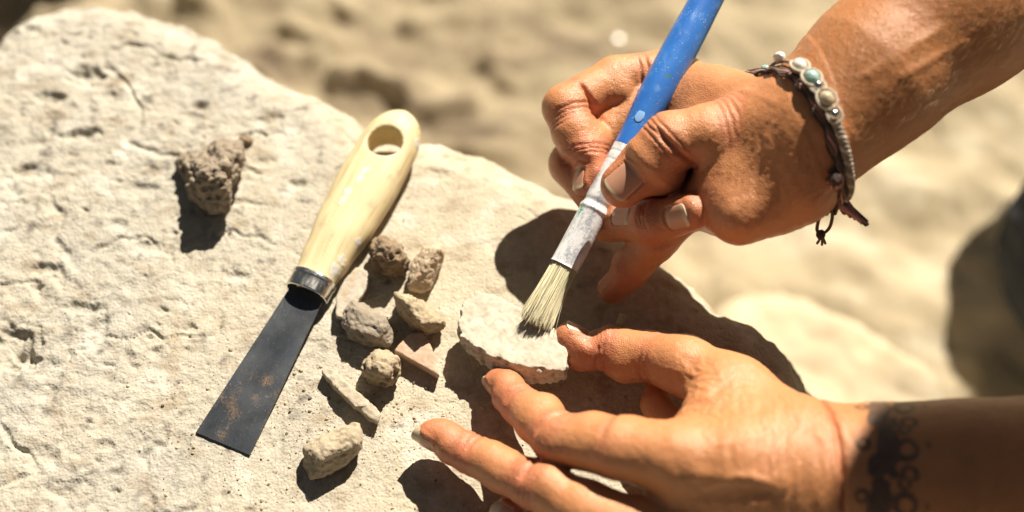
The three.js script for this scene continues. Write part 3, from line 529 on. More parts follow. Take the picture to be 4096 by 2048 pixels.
// dark trousers over the kneeling legs
{
  const hip = V(690, -30, -380), knee = at(4540, 1020, -215), heel = V(720, -385, -250), hip2 = V(690, -20, -520), knee2 = V(520, -185, -385), bones = [bone(hip, knee, 110, 78), bone(knee, heel, 70, 50), bone(hip2, knee2, 105, 75), bone(knee2, V(740, -385, -480), 70, 50), bone(V(690, 15, -500), V(690, 10, -380), 132, 132)];
  const f = (x, y, z) => { let d = 1e9; for (const b of bones) d = smin(d, boneD(b, x, y, z), 26); return d; };
  const lo = V(1e9, 1e9, 1e9), hi = V(-1e9, -1e9, -1e9); for (const b of bones) for (const [p, r] of [[b.a, b.ra], [b.b, b.rb]]) { lo.min(p.clone().subScalar(r + 20)); hi.max(p.clone().addScalar(r + 20)); }
  const g = finish(nets(f, lo, hi, 7, 1.5), PERSON, (x, y, z) => 7 * ridge(x / 60, y / 45, z / 60, 2) + 2 * noise(x / 14, y / 14, z / 14), null);
  const weave = tex(256, 256, (u, v) => 0.5 + 0.3 * Math.sin((u + v) * 2 * Math.PI * 32) + 0.2 * noise(u * 60, v * 60, 1)); weave.repeat.set(25, 25);
  obj('trousers', boxUV(g), new THREE.MeshStandardMaterial({ color: new THREE.Color(0.012, 0.016, 0.024), roughness: 0.95, bumpMap: weave, bumpScale: 0.0006, name: 'dark_denim' }), person);
  const top = (x, y, z) => { let d = boneD(torsoBones[0], x, y, z); d = smin(d, boneD(torsoBones[1], x, y, z), 30); for (const b of trunk) d = smin(d, Math.max(boneD(b, x, y, z), (330 - x)), 20); return Math.max(d - 9, y - 520); };
  obj('shirt', boxUV(finish(nets(top, V(300, -150, -620), V(850, 560, 260), 8, 1.6), PERSON, (x, y, z) => 6 * ridge(x / 70, y / 80, z / 70, 2), null)), new THREE.MeshStandardMaterial({ color: new THREE.Color(0.1, 0.11, 0.12), roughness: 0.95, name: 'grey_cotton' }), person);
}

// ------------------------------------------------------------------ tools
const frameAt = (o, u, n) => { const U = u.clone().normalize(), N = n.clone().addScaledVector(U, -n.dot(U)).normalize(); return { o, u: U, n: N, s: U.clone().cross(N) }; };
const toLocal = (F, p) => { const d = p.clone().sub(F.o); return [d.dot(F.u), d.dot(F.s), d.dot(F.n)]; };
const toWorld = (F, t, s, n) => F.o.clone().addScaledVector(F.u, t).addScaledVector(F.s, s).addScaledVector(F.n, n);
const ramp = (list) => (t) => { if (t <= list[0][0]) return list[0][1]; for (let i = 1; i < list.length; i++) if (t <= list[i][0]) { const [a, b] = list[i - 1], [c, d] = list[i]; const k = (t - a) / (c - a); return lerp(b, d, k * k * (3 - 2 * k)); } return list[list.length - 1][1]; };
// a skin over rings: ring(i, j) -> local [t, s, n]; ends closed by a fan when cap is set
function loft(F, origin, rows, cols, ring, cap) {
  const P = [], U = [], I = [];
  for (let i = 0; i < rows; i++) for (let j = 0; j <= cols; j++) { const l = ring(i / (rows - 1), j / cols * Math.PI * 2), p = toWorld(F, ...l); P.push((p.x - origin.x) * MM, (p.y - origin.y) * MM, (p.z - origin.z) * MM); U.push(j / cols, i / (rows - 1)); if (i && j) { const a = (i - 1) * (cols + 1) + j - 1, b = a + cols + 1; I.push(a, b, a + 1, a + 1, b, b + 1); } }
  const g = new THREE.BufferGeometry(); g.setAttribute('position', new THREE.Float32BufferAttribute(P, 3)); g.setAttribute('uv', new THREE.Float32BufferAttribute(U, 2)); g.setIndex(I); g.computeVertexNormals();
  const n = g.attributes.normal; for (let i = 0; i < rows; i++) { const a = i * (cols + 1), b = a + cols, v = V(n.getX(a) + n.getX(b), n.getY(a) + n.getY(b), n.getZ(a) + n.getZ(b)).normalize(); n.setXYZ(a, v.x, v.y, v.z); n.setXYZ(b, v.x, v.y, v.z); }
  return g;
}
function tube(points, r, origin, radial = 6, seg = points.length * 5, closed = false) {
  const c = new THREE.CatmullRomCurve3(points.map((p) => p.clone().sub(origin).multiplyScalar(MM)), closed);
  return new THREE.TubeGeometry(c, seg, r * MM, radial, closed);
}
// ---- putty knife
{
  const tip = at(890, 1772, 1.6), root = at(1258, 1112, 8);
  const F0 = frameAt(root, root.clone().sub(tip), V(0, 1, 0)), bladeLen = root.distanceTo(tip);
  // lay it on the rock: lift until nothing lies deeper than the stone allows
  let lift = -9; for (const [t, low] of [[-bladeLen, 0.8], [-bladeLen * 0.5, 0.8], [40, 10], [60, 10.2], [75, 9.6]]) for (const s of [-6, 0, 6]) { const p = toWorld(F0, t, s, -low); lift = Math.max(lift, rockTop(p.x, p.z) - p.y - 0.1 + (low > 1 ? -0.3 : 0)); }
  const F = { ...F0, o: F0.o.clone().add(V(0, lift, 0)) }, K = V(F.o.x, 0, F.o.z), L = 98;
  const knife = thing('putty_knife', 'putty knife with dark steel blade and pale wooden handle lying on the boulder', 'putty knife', K);
  const w = ramp([[0, 9.8], [12, 11.6], [34, 14.2], [54, 15.2], [76, 14.6], [90, 13]]), th = ramp([[0, 7.6], [28, 9.6], [58, 10.2], [84, 9.2], [98, 8]]);
  const handle = (x, y, z) => {
    const [t, s, n] = toLocal(F, V(x, y, z)), e = t > 83 ? Math.sqrt(Math.max(0.0004, 1 - ((t - 83) / 15) ** 2)) : 1, en = t > 86 ? Math.pow(Math.max(0.0004, 1 - ((t - 86) / 12.6) ** 2), 0.36) : 1, W = w(t) * e, T = th(t) * en;
    let d = (Math.pow(Math.pow(Math.abs(s / W), 2.3) + Math.pow(Math.abs(n / T), 2.3), 1 / 2.3) - 1) * Math.min(W, T);
    d = Math.max(d, -t, t - L);
    const hole = 8.4 - Math.hypot(t - 75.5, s), k = 1.6, q = Math.max(k - Math.abs(d - hole), 0) / k;
    return Math.max(d, hole) + q * q * k * 0.25;
  };
  const lo = V(1e9, 1e9, 1e9), hi = V(-1e9, -1e9, -1e9); for (const t of [-2, L + 2]) for (const s of [-16, 16]) for (const n of [-13, 13]) { const p = toWorld(F, t, s, n); lo.min(p); hi.max(p); }
  const blot = (px, py, a, b) => { const l = toLocal(F, at(px, py, 19)); return [l[0], l[1], a, b]; };
  const plaster = [blot(1372, 800, 5, 2.6), blot(1390, 770, 4, 3), blot(1440, 720, 5, 2.2), blot(1465, 690, 3.4, 2.4), blot(1425, 945, 3.4, 1.5), blot(1360, 1020, 4, 2), blot(1330, 1055, 5, 2.6), blot(1665, 560, 3, 2)];
  const plasterAt = (t, s, n) => { if (n < -2) return 0; let k = 0; for (const [a, b, ra, rb] of plaster) k = Math.max(k, 1 - Math.hypot((t - a) / ra, (s - b) / rb)); return smooth(Math.min(k, 0.55) + 0.8 * fbm(t / 2.6, s / 1.5, 3, 4), 0.3, 0.52); };
  const g = finish(nets(handle, lo, hi, 0.7, 3), K, (x, y, z) => { const [t, s, n] = toLocal(F, V(x, y, z)); return 0.25 * plasterAt(t, s, n) * (0.6 + 0.5 * noise(t, s, 1)) + 0.05 * noise(t / 9, s / 0.9, n / 2); }, (x, y, z) => {
    const [t, s, n] = toLocal(F, V(x, y, z));
    let c = mix3([0.66, 0.55, 0.33], [0.54, 0.42, 0.22], clamp(0.4 + 0.8 * fbm(t / 34, s / 2.4 + 0.2 * n, n / 5, 3), 0, 1));
    c = mix3(c, [0.38, 0.25, 0.11], smooth(noise(t / 16, s / 0.9, n / 3) + 0.5 * noise(t / 30, s / 3, 5), 0.25, 0.75) * 0.6);
    c = mix3(c, [0.36, 0.29, 0.19], smooth(fbm(t / 9, s / 5, n / 6 + 4, 4), 0.15, 0.6) * 0.6);
    c = mix3(c, [0.55, 0.56, 0.57], plasterAt(t, s, n) * 0.75);
    return mix3(c, [0.24, 0.2, 0.16], smooth(noise(t / 1.6, s / 1.1, n), 0.62, 0.8) * 0.5);
  });
  obj('handle', boxUV(g), new THREE.MeshPhysicalMaterial({ vertexColors: true, roughness: 0.6, clearcoat: 0.06, clearcoatRoughness: 0.4, name: 'worn_wood' }), knife);
  // ferrule: a pressed steel collar
  const prof = [[0.02, -5.4], [0.82, -5.4], [0.86, -7.9], [0.92, -8.6], [0.985, -8.3], [1, -7.7], [1.0, -2.2], [1.035, -1.4], [1.035, 0.2], [1.0, 0.7], [0.9, 0.8]];
  const fg = loft(F, K, prof.length * 3 - 2, 64, (v, a) => { const q = v * (prof.length - 1), i = Math.min(prof.length - 2, Math.floor(q)), k = q - i, r = lerp(prof[i][0], prof[i + 1][0], k), t = lerp(prof[i][1], prof[i + 1][1], k), co = Math.cos(a), si = Math.sin(a), e = 2 / 2.3; return [t, 10.5 * r * Math.sign(co) * Math.pow(Math.abs(co), e), 8.3 * r * Math.sign(si) * Math.pow(Math.abs(si), e)]; });
  obj('ferrule', fg, new THREE.MeshStandardMaterial({ color: new THREE.Color(0.72, 0.7, 0.66), metalness: 1, roughness: 0.42, roughnessMap: tex(256, 64, (u, v) => 0.55 + 0.5 * fbm(u * 40, v * 9, 2, 3)), name: 'chromed_collar' }), knife);
  // blade
  const sh = new THREE.Shape(); const hw = 8.2, tw = 13.2;
  const bl = [[-hw, -6.6], [hw, -6.6], [tw, -bladeLen], [-tw, -bladeLen]]; sh.moveTo(...bl[0]); for (const p of bl.slice(1)) sh.lineTo(...p);
  const bg = new THREE.ExtrudeGeometry(sh, { depth: 0.9, bevelEnabled: true, bevelThickness: 0.18, bevelSize: 0.18, bevelSegments: 2 });
  const bp = bg.attributes.position, uv = []; for (let i = 0; i < bp.count; i++) { const s = bp.getX(i), t = bp.getY(i), n = bp.getZ(i) - 0.5, p = toWorld(F, t, s, n).sub(K).multiplyScalar(MM); bp.setXYZ(i, p.x, p.y, p.z); uv.push((s + 15) / 30, (t + 100) / 100); }
  bg.setAttribute('uv', new THREE.Float32BufferAttribute(uv, 2)); 
  bg.computeVertexNormals();
  const rust = (u, v) => { const x = u * 30, t = v * 100; return smooth(fbm(x / 9, t / 13, 4, 4) + 0.25 * noise(x / 1.1, t / 1.1, 2) + 0.3 * (smooth(t, 8, 30) - smooth(t, 40, 62)) - 0.1, 0.16, 0.62); };
  const steel = tex(512, 1024, (u, v) => {
    const x = u * 30, t = v * 100; let c = mix3([0.042, 0.048, 0.058], [0.085, 0.092, 0.104], clamp(0.45 + 0.9 * fbm(x / 12, t / 12, 1, 3) + 0.25 * noise(x / 0.8, t / 0.8, 9), 0, 1));
    c = mix3(c, [0.2, 0.12, 0.06], rust(u, v) * (0.35 + 0.4 * smooth(noise(x / 1.6, t / 1.6, 4), -0.2, 0.5))); if (Math.abs(noise((x + t * 0.3) / 4, t / 55, 11)) < 0.006 || Math.abs(noise((x - t * 0.5) / 5, t / 40, 15)) < 0.004) c = mix3(c, [0.2, 0.205, 0.21], 0.3);
    c = mix3(c, [0.05, 0.065, 0.1], smooth(fbm(x / 6 + 9, t / 9, 6, 3), 0.15, 0.5) * 0.5);
    if (noise(x / 0.6, t / 0.6, 7) > 0.62 - 0.2 * rust(u, v)) c = mix3(c, [0.36, 0.21, 0.09], 0.75); return c;
  }, { srgb: true, repeat: false });
  obj('blade', bg, new THREE.MeshStandardMaterial({ map: steel, metalness: 0.55, roughness: 0.5, roughnessMap: tex(256, 512, (u, v) => 0.78 + 0.3 * rust(u, v) + 0.3 * fbm(u * 3, v * 9, 1, 4)), bumpMap: tex(256, 512, (u, v) => 0.5 + 0.5 * rust(u, v) * noise(u * 40, v * 130, 1)), bumpScale: 0.0001, name: 'blackened_steel' }), knife);
}
// ---- paint brush
{
  const base = at(2257, 1065, 33), up1 = at(2508, 595, 53);
  const F = frameAt(base, up1.clone().sub(base), EYE.clone().sub(base)), K = base.clone(), FL = base.distanceTo(up1);
  const brush = thing('paint_brush', 'blue handled paint brush with painted metal ferrule held over the sherd', 'paint brush', K);
  // ferrule: round at the handle, pressed oval at the bristles, two crimps
  const ferruleR = (v) => { const t = v * FL, k = smooth(t, 4, FL * 0.8), crimp = 0.5 * Math.exp(-(((t - FL * 0.47) / 1.1) ** 2)) - 0.42 * Math.exp(-(((t - FL * 0.52) / 1.3) ** 2)) - 0.18 * Math.exp(-(((t - FL * 0.86) / 0.5) ** 2)) - 0.18 * Math.exp(-(((t - FL * 0.93) / 0.5) ** 2)), lip = 0.25 * Math.exp(-((t / 0.6) ** 2)); return [lerp(6.5, 6.5, k) + crimp + lip, lerp(4.3, 6.3, k) + crimp * 1.2 + lip]; };
  const fg = loft(F, K, 130, 72, (v, a) => { const [w, n] = ferruleR(v), d = 1 + 0.014 * noise(v * 7, Math.cos(a) * 1.6, Math.sin(a) * 1.6); return [v * FL, w * Math.cos(a) * d, n * Math.sin(a) * d]; });
  const paint = (u, v) => smooth(fbm(u * 10, v * 5, 2, 4) + 0.3 * noise(u * 50, v * 40, 1) + 0.12, -0.35, 0.35);
  const fmap = tex(512, 1024, (u, v) => {
    let c = mix3([0.46, 0.47, 0.5], [0.54, 0.57, 0.62], clamp(0.5 + fbm(u * 30, v * 3, 5, 2), 0, 1)); c = mix3(c, [0.3, 0.4, 0.62], smooth(fbm(u * 14 + 4, v * 7, 8, 4), 0.08, 0.4) * 0.55);
    c = mix3(c, [0.77, 0.77, 0.76], paint(u, v) * 0.85); const gq = Math.hypot((u - 0.4) / 0.075, (v - 0.42) / 0.17); c = mix3(c, [0.02, 0.4, 0.24], smooth(1.1 - gq + 0.9 * fbm(u * 60, v * 70, 3, 3), 0.75, 1.0) * 0.9);
    const rq = Math.hypot((u - 0.41) / 0.04, (v - 0.28) / 0.09); c = mix3(c, [0.62, 0.2, 0.12], smooth(1 - rq + 0.9 * fbm(u * 70, v * 80, 9, 3), 0.85, 1.05) * 0.7);
    c = mix3(c, [0.25, 0.24, 0.24], smooth(fbm(u * 70, v * 80, 6, 3), 0.45, 0.65) * 0.5); if (noise(u * 120, v * 190, 4) > 0.66) c = mix3(c, [0.24, 0.34, 0.6], 0.4); return c;
  }, { srgb: true });
  const fm = tex(256, 512, (u, v) => 0.3 - 0.25 * paint(u, v)), fb = tex(512, 1024, (u, v) => 0.4 + 0.4 * paint(u, v) + 0.16 * noise(u * 70, v * 110, 2) + 0.3 * Math.max(0, noise(u * 90, v * 150, 6) - 0.5));
  obj('ferrule', fg, new THREE.MeshPhysicalMaterial({ map: fmap, metalness: 1, metalnessMap: fm, roughness: 0.36, bumpMap: fb, bumpScale: 0.00022, name: 'paint_smeared_tin' }), brush);
  obj('ferrule_plug', loft(F, K, 4, 48, (v, a) => [0.6 + v * 1.2, 6.2 * (1 - v) * Math.cos(a), 4.1 * (1 - v) * Math.sin(a)]), new THREE.MeshStandardMaterial({ color: new THREE.Color(0.5, 0.46, 0.3), roughness: 1, name: 'glue' }), brush);
  // handle
  const HL = 190, r = ramp([[0, 6.2], [1.2, 6.35], [34, 8.0], [52, 8.0], [90, 7.2], [140, 5.2], [182, 3.6], [188, 2.9], [190, 0.05]]);
  const hg = loft(F, K, 180, 56, (v, a) => { const t = v * HL, q = r(t) * (1 + 0.006 * noise(t / 8, Math.cos(a) * 2, Math.sin(a) * 2)); return [FL - 0.3 + t, q * Math.cos(a), q * Math.sin(a)]; });
  const hmap = tex(512, 2048, (u, v) => {
    const t = v * HL, s = u * 40; let c = mix3([0.018, 0.135, 0.5], [0.03, 0.19, 0.6], clamp(0.5 + fbm(s / 9, t / 14, 1, 3), 0, 1));
    c = mix3(c, [0.24, 0.42, 0.72], smooth(fbm(s / 5, t / 8, 4, 4), 0.1, 0.55) * 0.45);
    c = mix3(c, [0.7, 0.76, 0.82], smooth(noise(s / 0.55, t / 0.65, 2) + 0.35 * noise(s / 7, t / 9, 7), 0.56, 0.72) * 0.85);
    c = mix3(c, [0.55, 0.66, 0.8], smooth(ridge(s / 3 + noise(s, t / 3, 1) * 0.3, t / 5, 8, 2), 0.83, 0.9) * 0.4);
    const gq = Math.hypot((u - 0.235) / 0.06, (t - 36) / 4); c = mix3(c, [0.05, 0.19, 0.07], smooth(1.25 - gq + 0.8 * fbm(s / 1.6, t / 1.6, 3, 3), 0.8, 1.1) * 0.75);
    const kq = Math.hypot((u - 0.3) / 0.05, (t - 45) / 2.2); c = mix3(c, [0.1, 0.09, 0.12], smooth(1.1 - kq + 0.8 * fbm(s / 1.4, t / 1.4, 13, 3), 0.85, 1.1) * 0.7);
    return c;
  }, { srgb: true });
  obj('handle', hg, new THREE.MeshPhysicalMaterial({ map: hmap, roughness: 0.45, clearcoat: 0.35, clearcoatRoughness: 0.3, bumpMap: tex(256, 1024, (u, v) => 0.5 + 0.4 * smooth(noise(u * 70, v * 280, 2), 0.5, 0.8)), bumpScale: 0.00015, name: 'blue_lacquer' }), brush);
  { const q = march((x, y, z) => { const l = toLocal(F, V(x, y, z)); return Math.hypot(l[1], l[2]) - r(l[0] - FL); }, at(2562, 458, 130), sight(2562, 458).normalize(), 300), g = new THREE.SphereGeometry(1, 20, 14); const p = g.attributes.position; const nn = q.clone().sub(toWorld(F, toLocal(F, q)[0], 0, 0)).normalize(), ss = F.u.clone().cross(nn); for (let i = 0; i < p.count; i++) { const x = p.getX(i), y = p.getY(i), z = p.getZ(i), o = q.clone().addScaledVector(F.u, y * 3.2 - 0.5 * y * y).addScaledVector(ss, x * (1.9 - 0.6 * y) * (1 + 0.2 * noise(x * 2, y * 2, 4))).addScaledVector(nn, z * 0.3 - 0.08).sub(K).multiplyScalar(MM); p.setXYZ(i, o.x, o.y, o.z); } g.computeVertexNormals(); obj('paint_drop', g, new THREE.MeshPhysicalMaterial({ color: new THREE.Color(0.2, 0.38, 0.68), roughness: 0.4, clearcoat: 0.4 }), brush); }
  // bristles
  const R = rng(21), P = [], C = [], I = [], tipLen = base.distanceTo(at(2140, 1310, 22)), dirTip = at(2143, 1305, 22.5).sub(base);
  const [, tS] = [0, dirTip.dot(F.s) / tipLen];
  for (let b = 0; b < 900; b++) {
    const a = R() * 6.283, q = Math.sqrt(R()), bs = 5.9 * q * Math.cos(a), bn = 3.8 * q * Math.sin(a), tuft = Math.round(bs * 0.9 + bn * 0.5), stray = R() < 0.08;
    const ext = 1.28 + 0.1 * noise(tuft * 1.3, 2, 5), ts = bs * ext + (R() - 0.5) * 1.6 + 1.2 * noise(tuft * 0.9, 7, 1) + (stray ? (R() - 0.5) * 4 : 0) - 0.4, tn = bn * 1.0 + (R() - 0.5) * 1.4 + (stray ? R() * 2.5 : 0), len = tipLen * (0.87 + 0.13 * R() + 0.06 * (1 - q)) * (stray && R() < 0.3 ? 1.1 : 1), curl = (R() - 0.5) * 1.6, r0 = 0.15 + 0.07 * R(), N = 7;
    const sh = 0.82 + 0.3 * R(), green = smooth(bs + 2 * noise(bs, bn, 3), -1, 5) * 0.9;
    const first = P.length / 3;
    for (let i = 0; i <= N; i++) {
      const v = i / N, e = v * v * (1.5 - 0.5 * v), s = lerp(bs, ts, e) + curl * v * v * (stray ? 1.4 : 0.5) + tS * len * v * v * 0.5, n = lerp(bn, tn, e) + (stray ? curl * v * v * 0.8 : 0), t = 1 - len * v, rr = r0 * (1 - 0.6 * v * v);
      const g = smooth(0.42 - v + 0.25 * green, 0, 0.5) * (0.1 + 0.9 * green); let c = mix3([0.84, 0.76, 0.5], [0.92, 0.87, 0.65], R() * 0.6 + 0.2 * v); c = mix3(c, [0.36, 0.48, 0.24], g * 0.6).map((x) => x * sh);
      for (let k = 0; k < 3; k++) { const p = toWorld(F, t, s + rr * Math.cos(k * 2.094 + b), n + rr * Math.sin(k * 2.094 + b)).sub(K).multiplyScalar(MM); P.push(p.x, p.y, p.z); C.push(...c); }
      if (i) for (let k = 0; k < 3; k++) { const a0 = first + (i - 1) * 3 + k, a1 = first + (i - 1) * 3 + (k + 1) % 3; I.push(a0, a1, a0 + 3, a1, a1 + 3, a0 + 3); }
    }
  }
  const g = new THREE.BufferGeometry(); g.setAttribute('position', new THREE.Float32BufferAttribute(P, 3)); g.setAttribute('color', new THREE.Float32BufferAttribute(C, 3)); g.setIndex(I); g.computeVertexNormals();
  obj('bristles', g, new THREE.MeshStandardMaterial({ vertexColors: true, roughness: 0.5, name: 'hog_hair', side: THREE.DoubleSide }), brush).userData.kind = 'stuff';
}
const WN = V(0.905, 0.138, -0.403);
// ---- bracelets on the right wrist
function ringOn(f, [px, py, h], n, lift) {           // a loop round the wrist in a plane with normal n
  n = n.clone().normalize(); const o = J(px, py, h), e = V(0, 1, 0).addScaledVector(n, -n.y).normalize(), g = n.clone().cross(e), out = [];
  for (let i = 0; i < 96; i++) { const q = i / 96 * 2 * Math.PI, dir = e.clone().multiplyScalar(Math.cos(q)).addScaledVector(g, Math.sin(q)), p = march(f, o.clone().addScaledVector(dir, 60), dir.clone().negate(), 60); out.push(p.addScaledVector(dir, lift)); }
  return { pts: out, o, n };
}
const project = (p) => { const v = p.clone().sub(EYE), z = v.dot(FWD); return [2048 + v.x / z / TAN * 1024, 1024 - v.dot(UPV) / z / TAN * 1024, z]; };
const nearest = (loop, px, py) => { let k = 0, m = 1e9; loop.pts.forEach((p, i) => { const [x, y, z] = project(p), d = Math.hypot(x - px, y - py) + (z - 560) * 0.6; if (d < m) { m = d; k = i; } }); return k; };
{
  const loop = ringOn(rightArm, [3234, 522, 86], WN, 1.5), K = loop.o.clone();
  const br = thing('bead_bracelet', 'beaded cord bracelet with white, turquoise and silver beads on the right wrist', 'bracelet', K);
  const cordMat = new THREE.MeshStandardMaterial({ color: new THREE.Color(0.3, 0.24, 0.19), roughness: 0.95, bumpMap: grainTex, bumpScale: 0.0003 }), pale = new THREE.MeshStandardMaterial({ color: new THREE.Color(0.5, 0.43, 0.34), roughness: 0.9 });
  const strand = (ph, r, rr, from, to, n = 26) => { const o = []; for (let i = from; i <= to; i += 0.5) { const k = ((i % 96) + 96) % 96, a = loop.pts[Math.floor(k)], b = loop.pts[(Math.floor(k) + 1) % 96], p = a.clone().lerp(b, k % 1), rad = p.clone().sub(loop.o).normalize(), q = i / 96 * Math.PI * 2 * n + ph; o.push(p.addScaledVector(rad, Math.cos(q) * rr).addScaledVector(loop.n, Math.sin(q) * rr)); } return tube(o, r, K, 6, o.length * 3); };
  const kb = nearest(loop, 3335, 440), k0 = nearest(loop, 3080, 296), dirn = ((kb - k0 + 96) % 96) < 48 ? 1 : -1, ke = nearest(loop, 3300, 790);
  // braided cord below the beads and round the back
  const span = (a, b) => dirn > 0 ? [a, a + ((b - a + 96) % 96)] : [b, b + ((a - b + 96) % 96)];
  const [s0, s1] = span(kb, ke), [t0, t1] = span(ke, k0);
  for (const ph of [0, 2.09, 4.19]) obj('cord', strand(ph, 1.05, 1.15, s0, s1, 34), ph ? cordMat : pale, br);
  for (const ph of [0, 3.14]) obj('cord', strand(ph, 0.9, 0.8, t0, t1, 34), cordMat, br);
  const [u0, u1] = span(k0, kb); obj('cord', strand(0, 0.8, 0.2, u0, u1, 10), cordMat, br);
  const M = { white: [0.7, 0.67, 0.6, 0, 0.35], turq: [0.3, 0.47, 0.43, 0, 0.35], silver: [0.75, 0.72, 0.68, 1, 0.14], beige: [0.42, 0.34, 0.22, 0, 0.5] };
  const mats = Object.fromEntries(Object.entries(M).map(([k, [r, g, b, m, ro]]) => [k, new THREE.MeshPhysicalMaterial({ color: new THREE.Color(r, g, b), metalness: m, roughness: ro, clearcoat: m ? 0 : 0.4, clearcoatRoughness: 0.2, name: k + '_bead' })]));
  for (const [px, py, kind, a, b, wrap] of [[3075, 300, 'turq', 3, 2, 0], [3120, 292, 'white', 4.2, 2.3, 0], [3180, 300, 'white', 3.6, 2.5, 1], [3232, 338, 'turq', 3.2, 2.9, 1], [3272, 362, 'silver', 2.2, 2.2, 1], [3303, 404, 'beige', 3.3, 3, 1], [3336, 452, 'silver', 2.2, 2.2, 1]]) {
    const k = nearest(loop, px, py), p = loop.pts[k], rad = p.clone().sub(loop.o).normalize(), along = loop.pts[(k + 1) % 96].clone().sub(loop.pts[(k + 95) % 96]).normalize(), side = rad.clone().cross(along), c = p.clone().addScaledVector(rad, b * 0.8);
    const g = new THREE.SphereGeometry(1, 26, 18), q = g.attributes.position;
    for (let i = 0; i < q.count; i++) { const x = q.getX(i), y = q.getY(i), z = q.getZ(i), w = kind === 'silver' ? 1 : 1 + 0.09 * noise(x * 2 + px, y * 2, z * 2), o = c.clone().addScaledVector(along, y * a * w).addScaledVector(rad, x * b * w).addScaledVector(side, z * b * w).sub(K).multiplyScalar(MM); q.setXYZ(i, o.x, o.y, o.z); }
    g.computeVertexNormals(); obj('bead', g, mats[kind], br);
    if (wrap) for (const sgn of [-1, 1]) { const pts = []; for (let i = 0; i <= 12; i++) { const v = i / 12 * 2 - 1, e = Math.sqrt(Math.max(0, 1 - v * v)); pts.push(c.clone().addScaledVector(along, v * (a + 1.2)).addScaledVector(side, sgn * (e * (b + 0.35) + 0.4)).addScaledVector(rad, 0.3 * e)); } obj('cord', tube(pts, 0.6, K, 6, 40), pale, br); }
  }
}
{
  const loop = ringOn(rightArm, [3200, 546, 84], WN, 1.0), K = loop.o.clone();
  const br = thing('woven_bracelet', 'dark woven thread bracelet with loose pink and brown tassel on the right wrist', 'bracelet', K);
  const dark = new THREE.MeshStandardMaterial({ color: new THREE.Color(0.075, 0.05, 0.042), roughness: 1, bumpMap: grainTex, bumpScale: 0.0004 }), brown = new THREE.MeshStandardMaterial({ color: new THREE.Color(0.17, 0.115, 0.085), roughness: 1 }), pink = new THREE.MeshStandardMaterial({ color: new THREE.Color(0.46, 0.25, 0.22), roughness: 1 });
  for (let j = 0; j < 5; j++) { const o = loop.pts.map((p, i) => { const rad = p.clone().sub(loop.o).normalize(), q = i * 0.9 + j * 1.3; return p.clone().addScaledVector(loop.n, (j - 2) * 0.95 + 0.6 * Math.sin(q)).addScaledVector(rad, 0.4 * Math.cos(q)); }); obj('thread', tube(o, 0.6, K, 6, 400, true), [dark, brown, pink, brown, dark][j], br); }
  const R = rng(4), knot = onSkin(rightArm, 3318, 700); knot.addScaledVector(V(0.4, 0.2, 0.6), 4);
  { const g = new THREE.SphereGeometry(1, 18, 12), q = g.attributes.position; for (let i = 0; i < q.count; i++) { const x = q.getX(i), y = q.getY(i), z = q.getZ(i), w = 1 + 0.25 * noise(x * 2, y * 2, z * 3 + 5); q.setXYZ(i, (knot.x - K.x + x * 2.6 * w) * MM, (knot.y - K.y + y * 3 * w) * MM, (knot.z - K.z + z * 3.4 * w) * MM); } g.computeVertexNormals(); obj('knot', g, dark, br); }
  for (let j = 0; j < 74; j++) { const k = R(), end = j < 46 ? at(3390 + k * 85, 835 + k * 50 + R() * 26, 70) : at(3300 + R() * 90, 800 + R() * 66, 70), mid = at(3318 + R() * 48, 765 + R() * 36, 77); const top = knot.clone().add(V((R() - 0.5) * 5, (R() - 0.5) * 3, (R() - 0.5) * 5)); obj('tassel_thread', tube([top, mid, end.clone().lerp(mid, 0.35), end], 0.55 + 0.3 * R(), K, 5, 18), j % 4 ? (j < 46 ? pink : brown) : dark, br); }
  const lp = [[3318, 770, 66], [3290, 840, 62], [3272, 890, 58], [3270, 925, 55], [3288, 935, 55]].map((q) => at(...q)), lq = [[3322, 790, 66], [3330, 860, 61], [3318, 910, 57], [3300, 930, 55], [3288, 938, 55]].map((q) => at(...q));
  obj('cord_loop', tube(lp, 0.75, K, 6, 40), brown, br); obj('cord_loop', tube(lq, 0.75, K, 6, 40), brown, br);
  { const p = at(3283, 938, 55), g = new THREE.SphereGeometry(1, 14, 10), q = g.attributes.position; for (let i = 0; i < q.count; i++) { const w = 1 + 0.2 * noise(q.getX(i) * 2, q.getY(i) * 2, q.getZ(i) * 2); q.setXYZ(i, (p.x - K.x + q.getX(i) * 2 * w) * MM, (p.y - K.y + q.getY(i) * 2.2 * w) * MM, (p.z - K.z + q.getZ(i) * 2.2 * w) * MM); } g.computeVertexNormals(); obj('knot', g, dark, br); }
  for (const [x, y] of [[3268, 975], [3288, 982], [3302, 975]]) obj('tassel_thread', tube([at(3285, 940, 55), at((x + 3285) / 2 + 2, 958, 53), at(x, y, 51)], 0.6, K, 5, 12), brown, br);
}

// ------------------------------------------------------------------ stones and sherds
const smax = (a, b, k) => { const h = Math.max(k - Math.abs(a - b), 0) / k; return Math.max(a, b) + h * h * k * 0.25; };
function hullOf(pts) { const h = new ConvexHull().setFromPoints(pts); return h.faces.map((f) => [f.normal.x, f.normal.y, f.normal.z, f.normal.dot(f.midpoint)]); }
const stoneMat = new THREE.MeshStandardMaterial({ vertexColors: true, roughness: 0.93, bumpMap: grainTex20, bumpScale: 0.0003, name: 'stone' });
const sherdMat = new THREE.MeshStandardMaterial({ vertexColors: true, roughness: 0.9, bumpMap: grainTex20, bumpScale: 0.00012, name: 'fired_clay' });
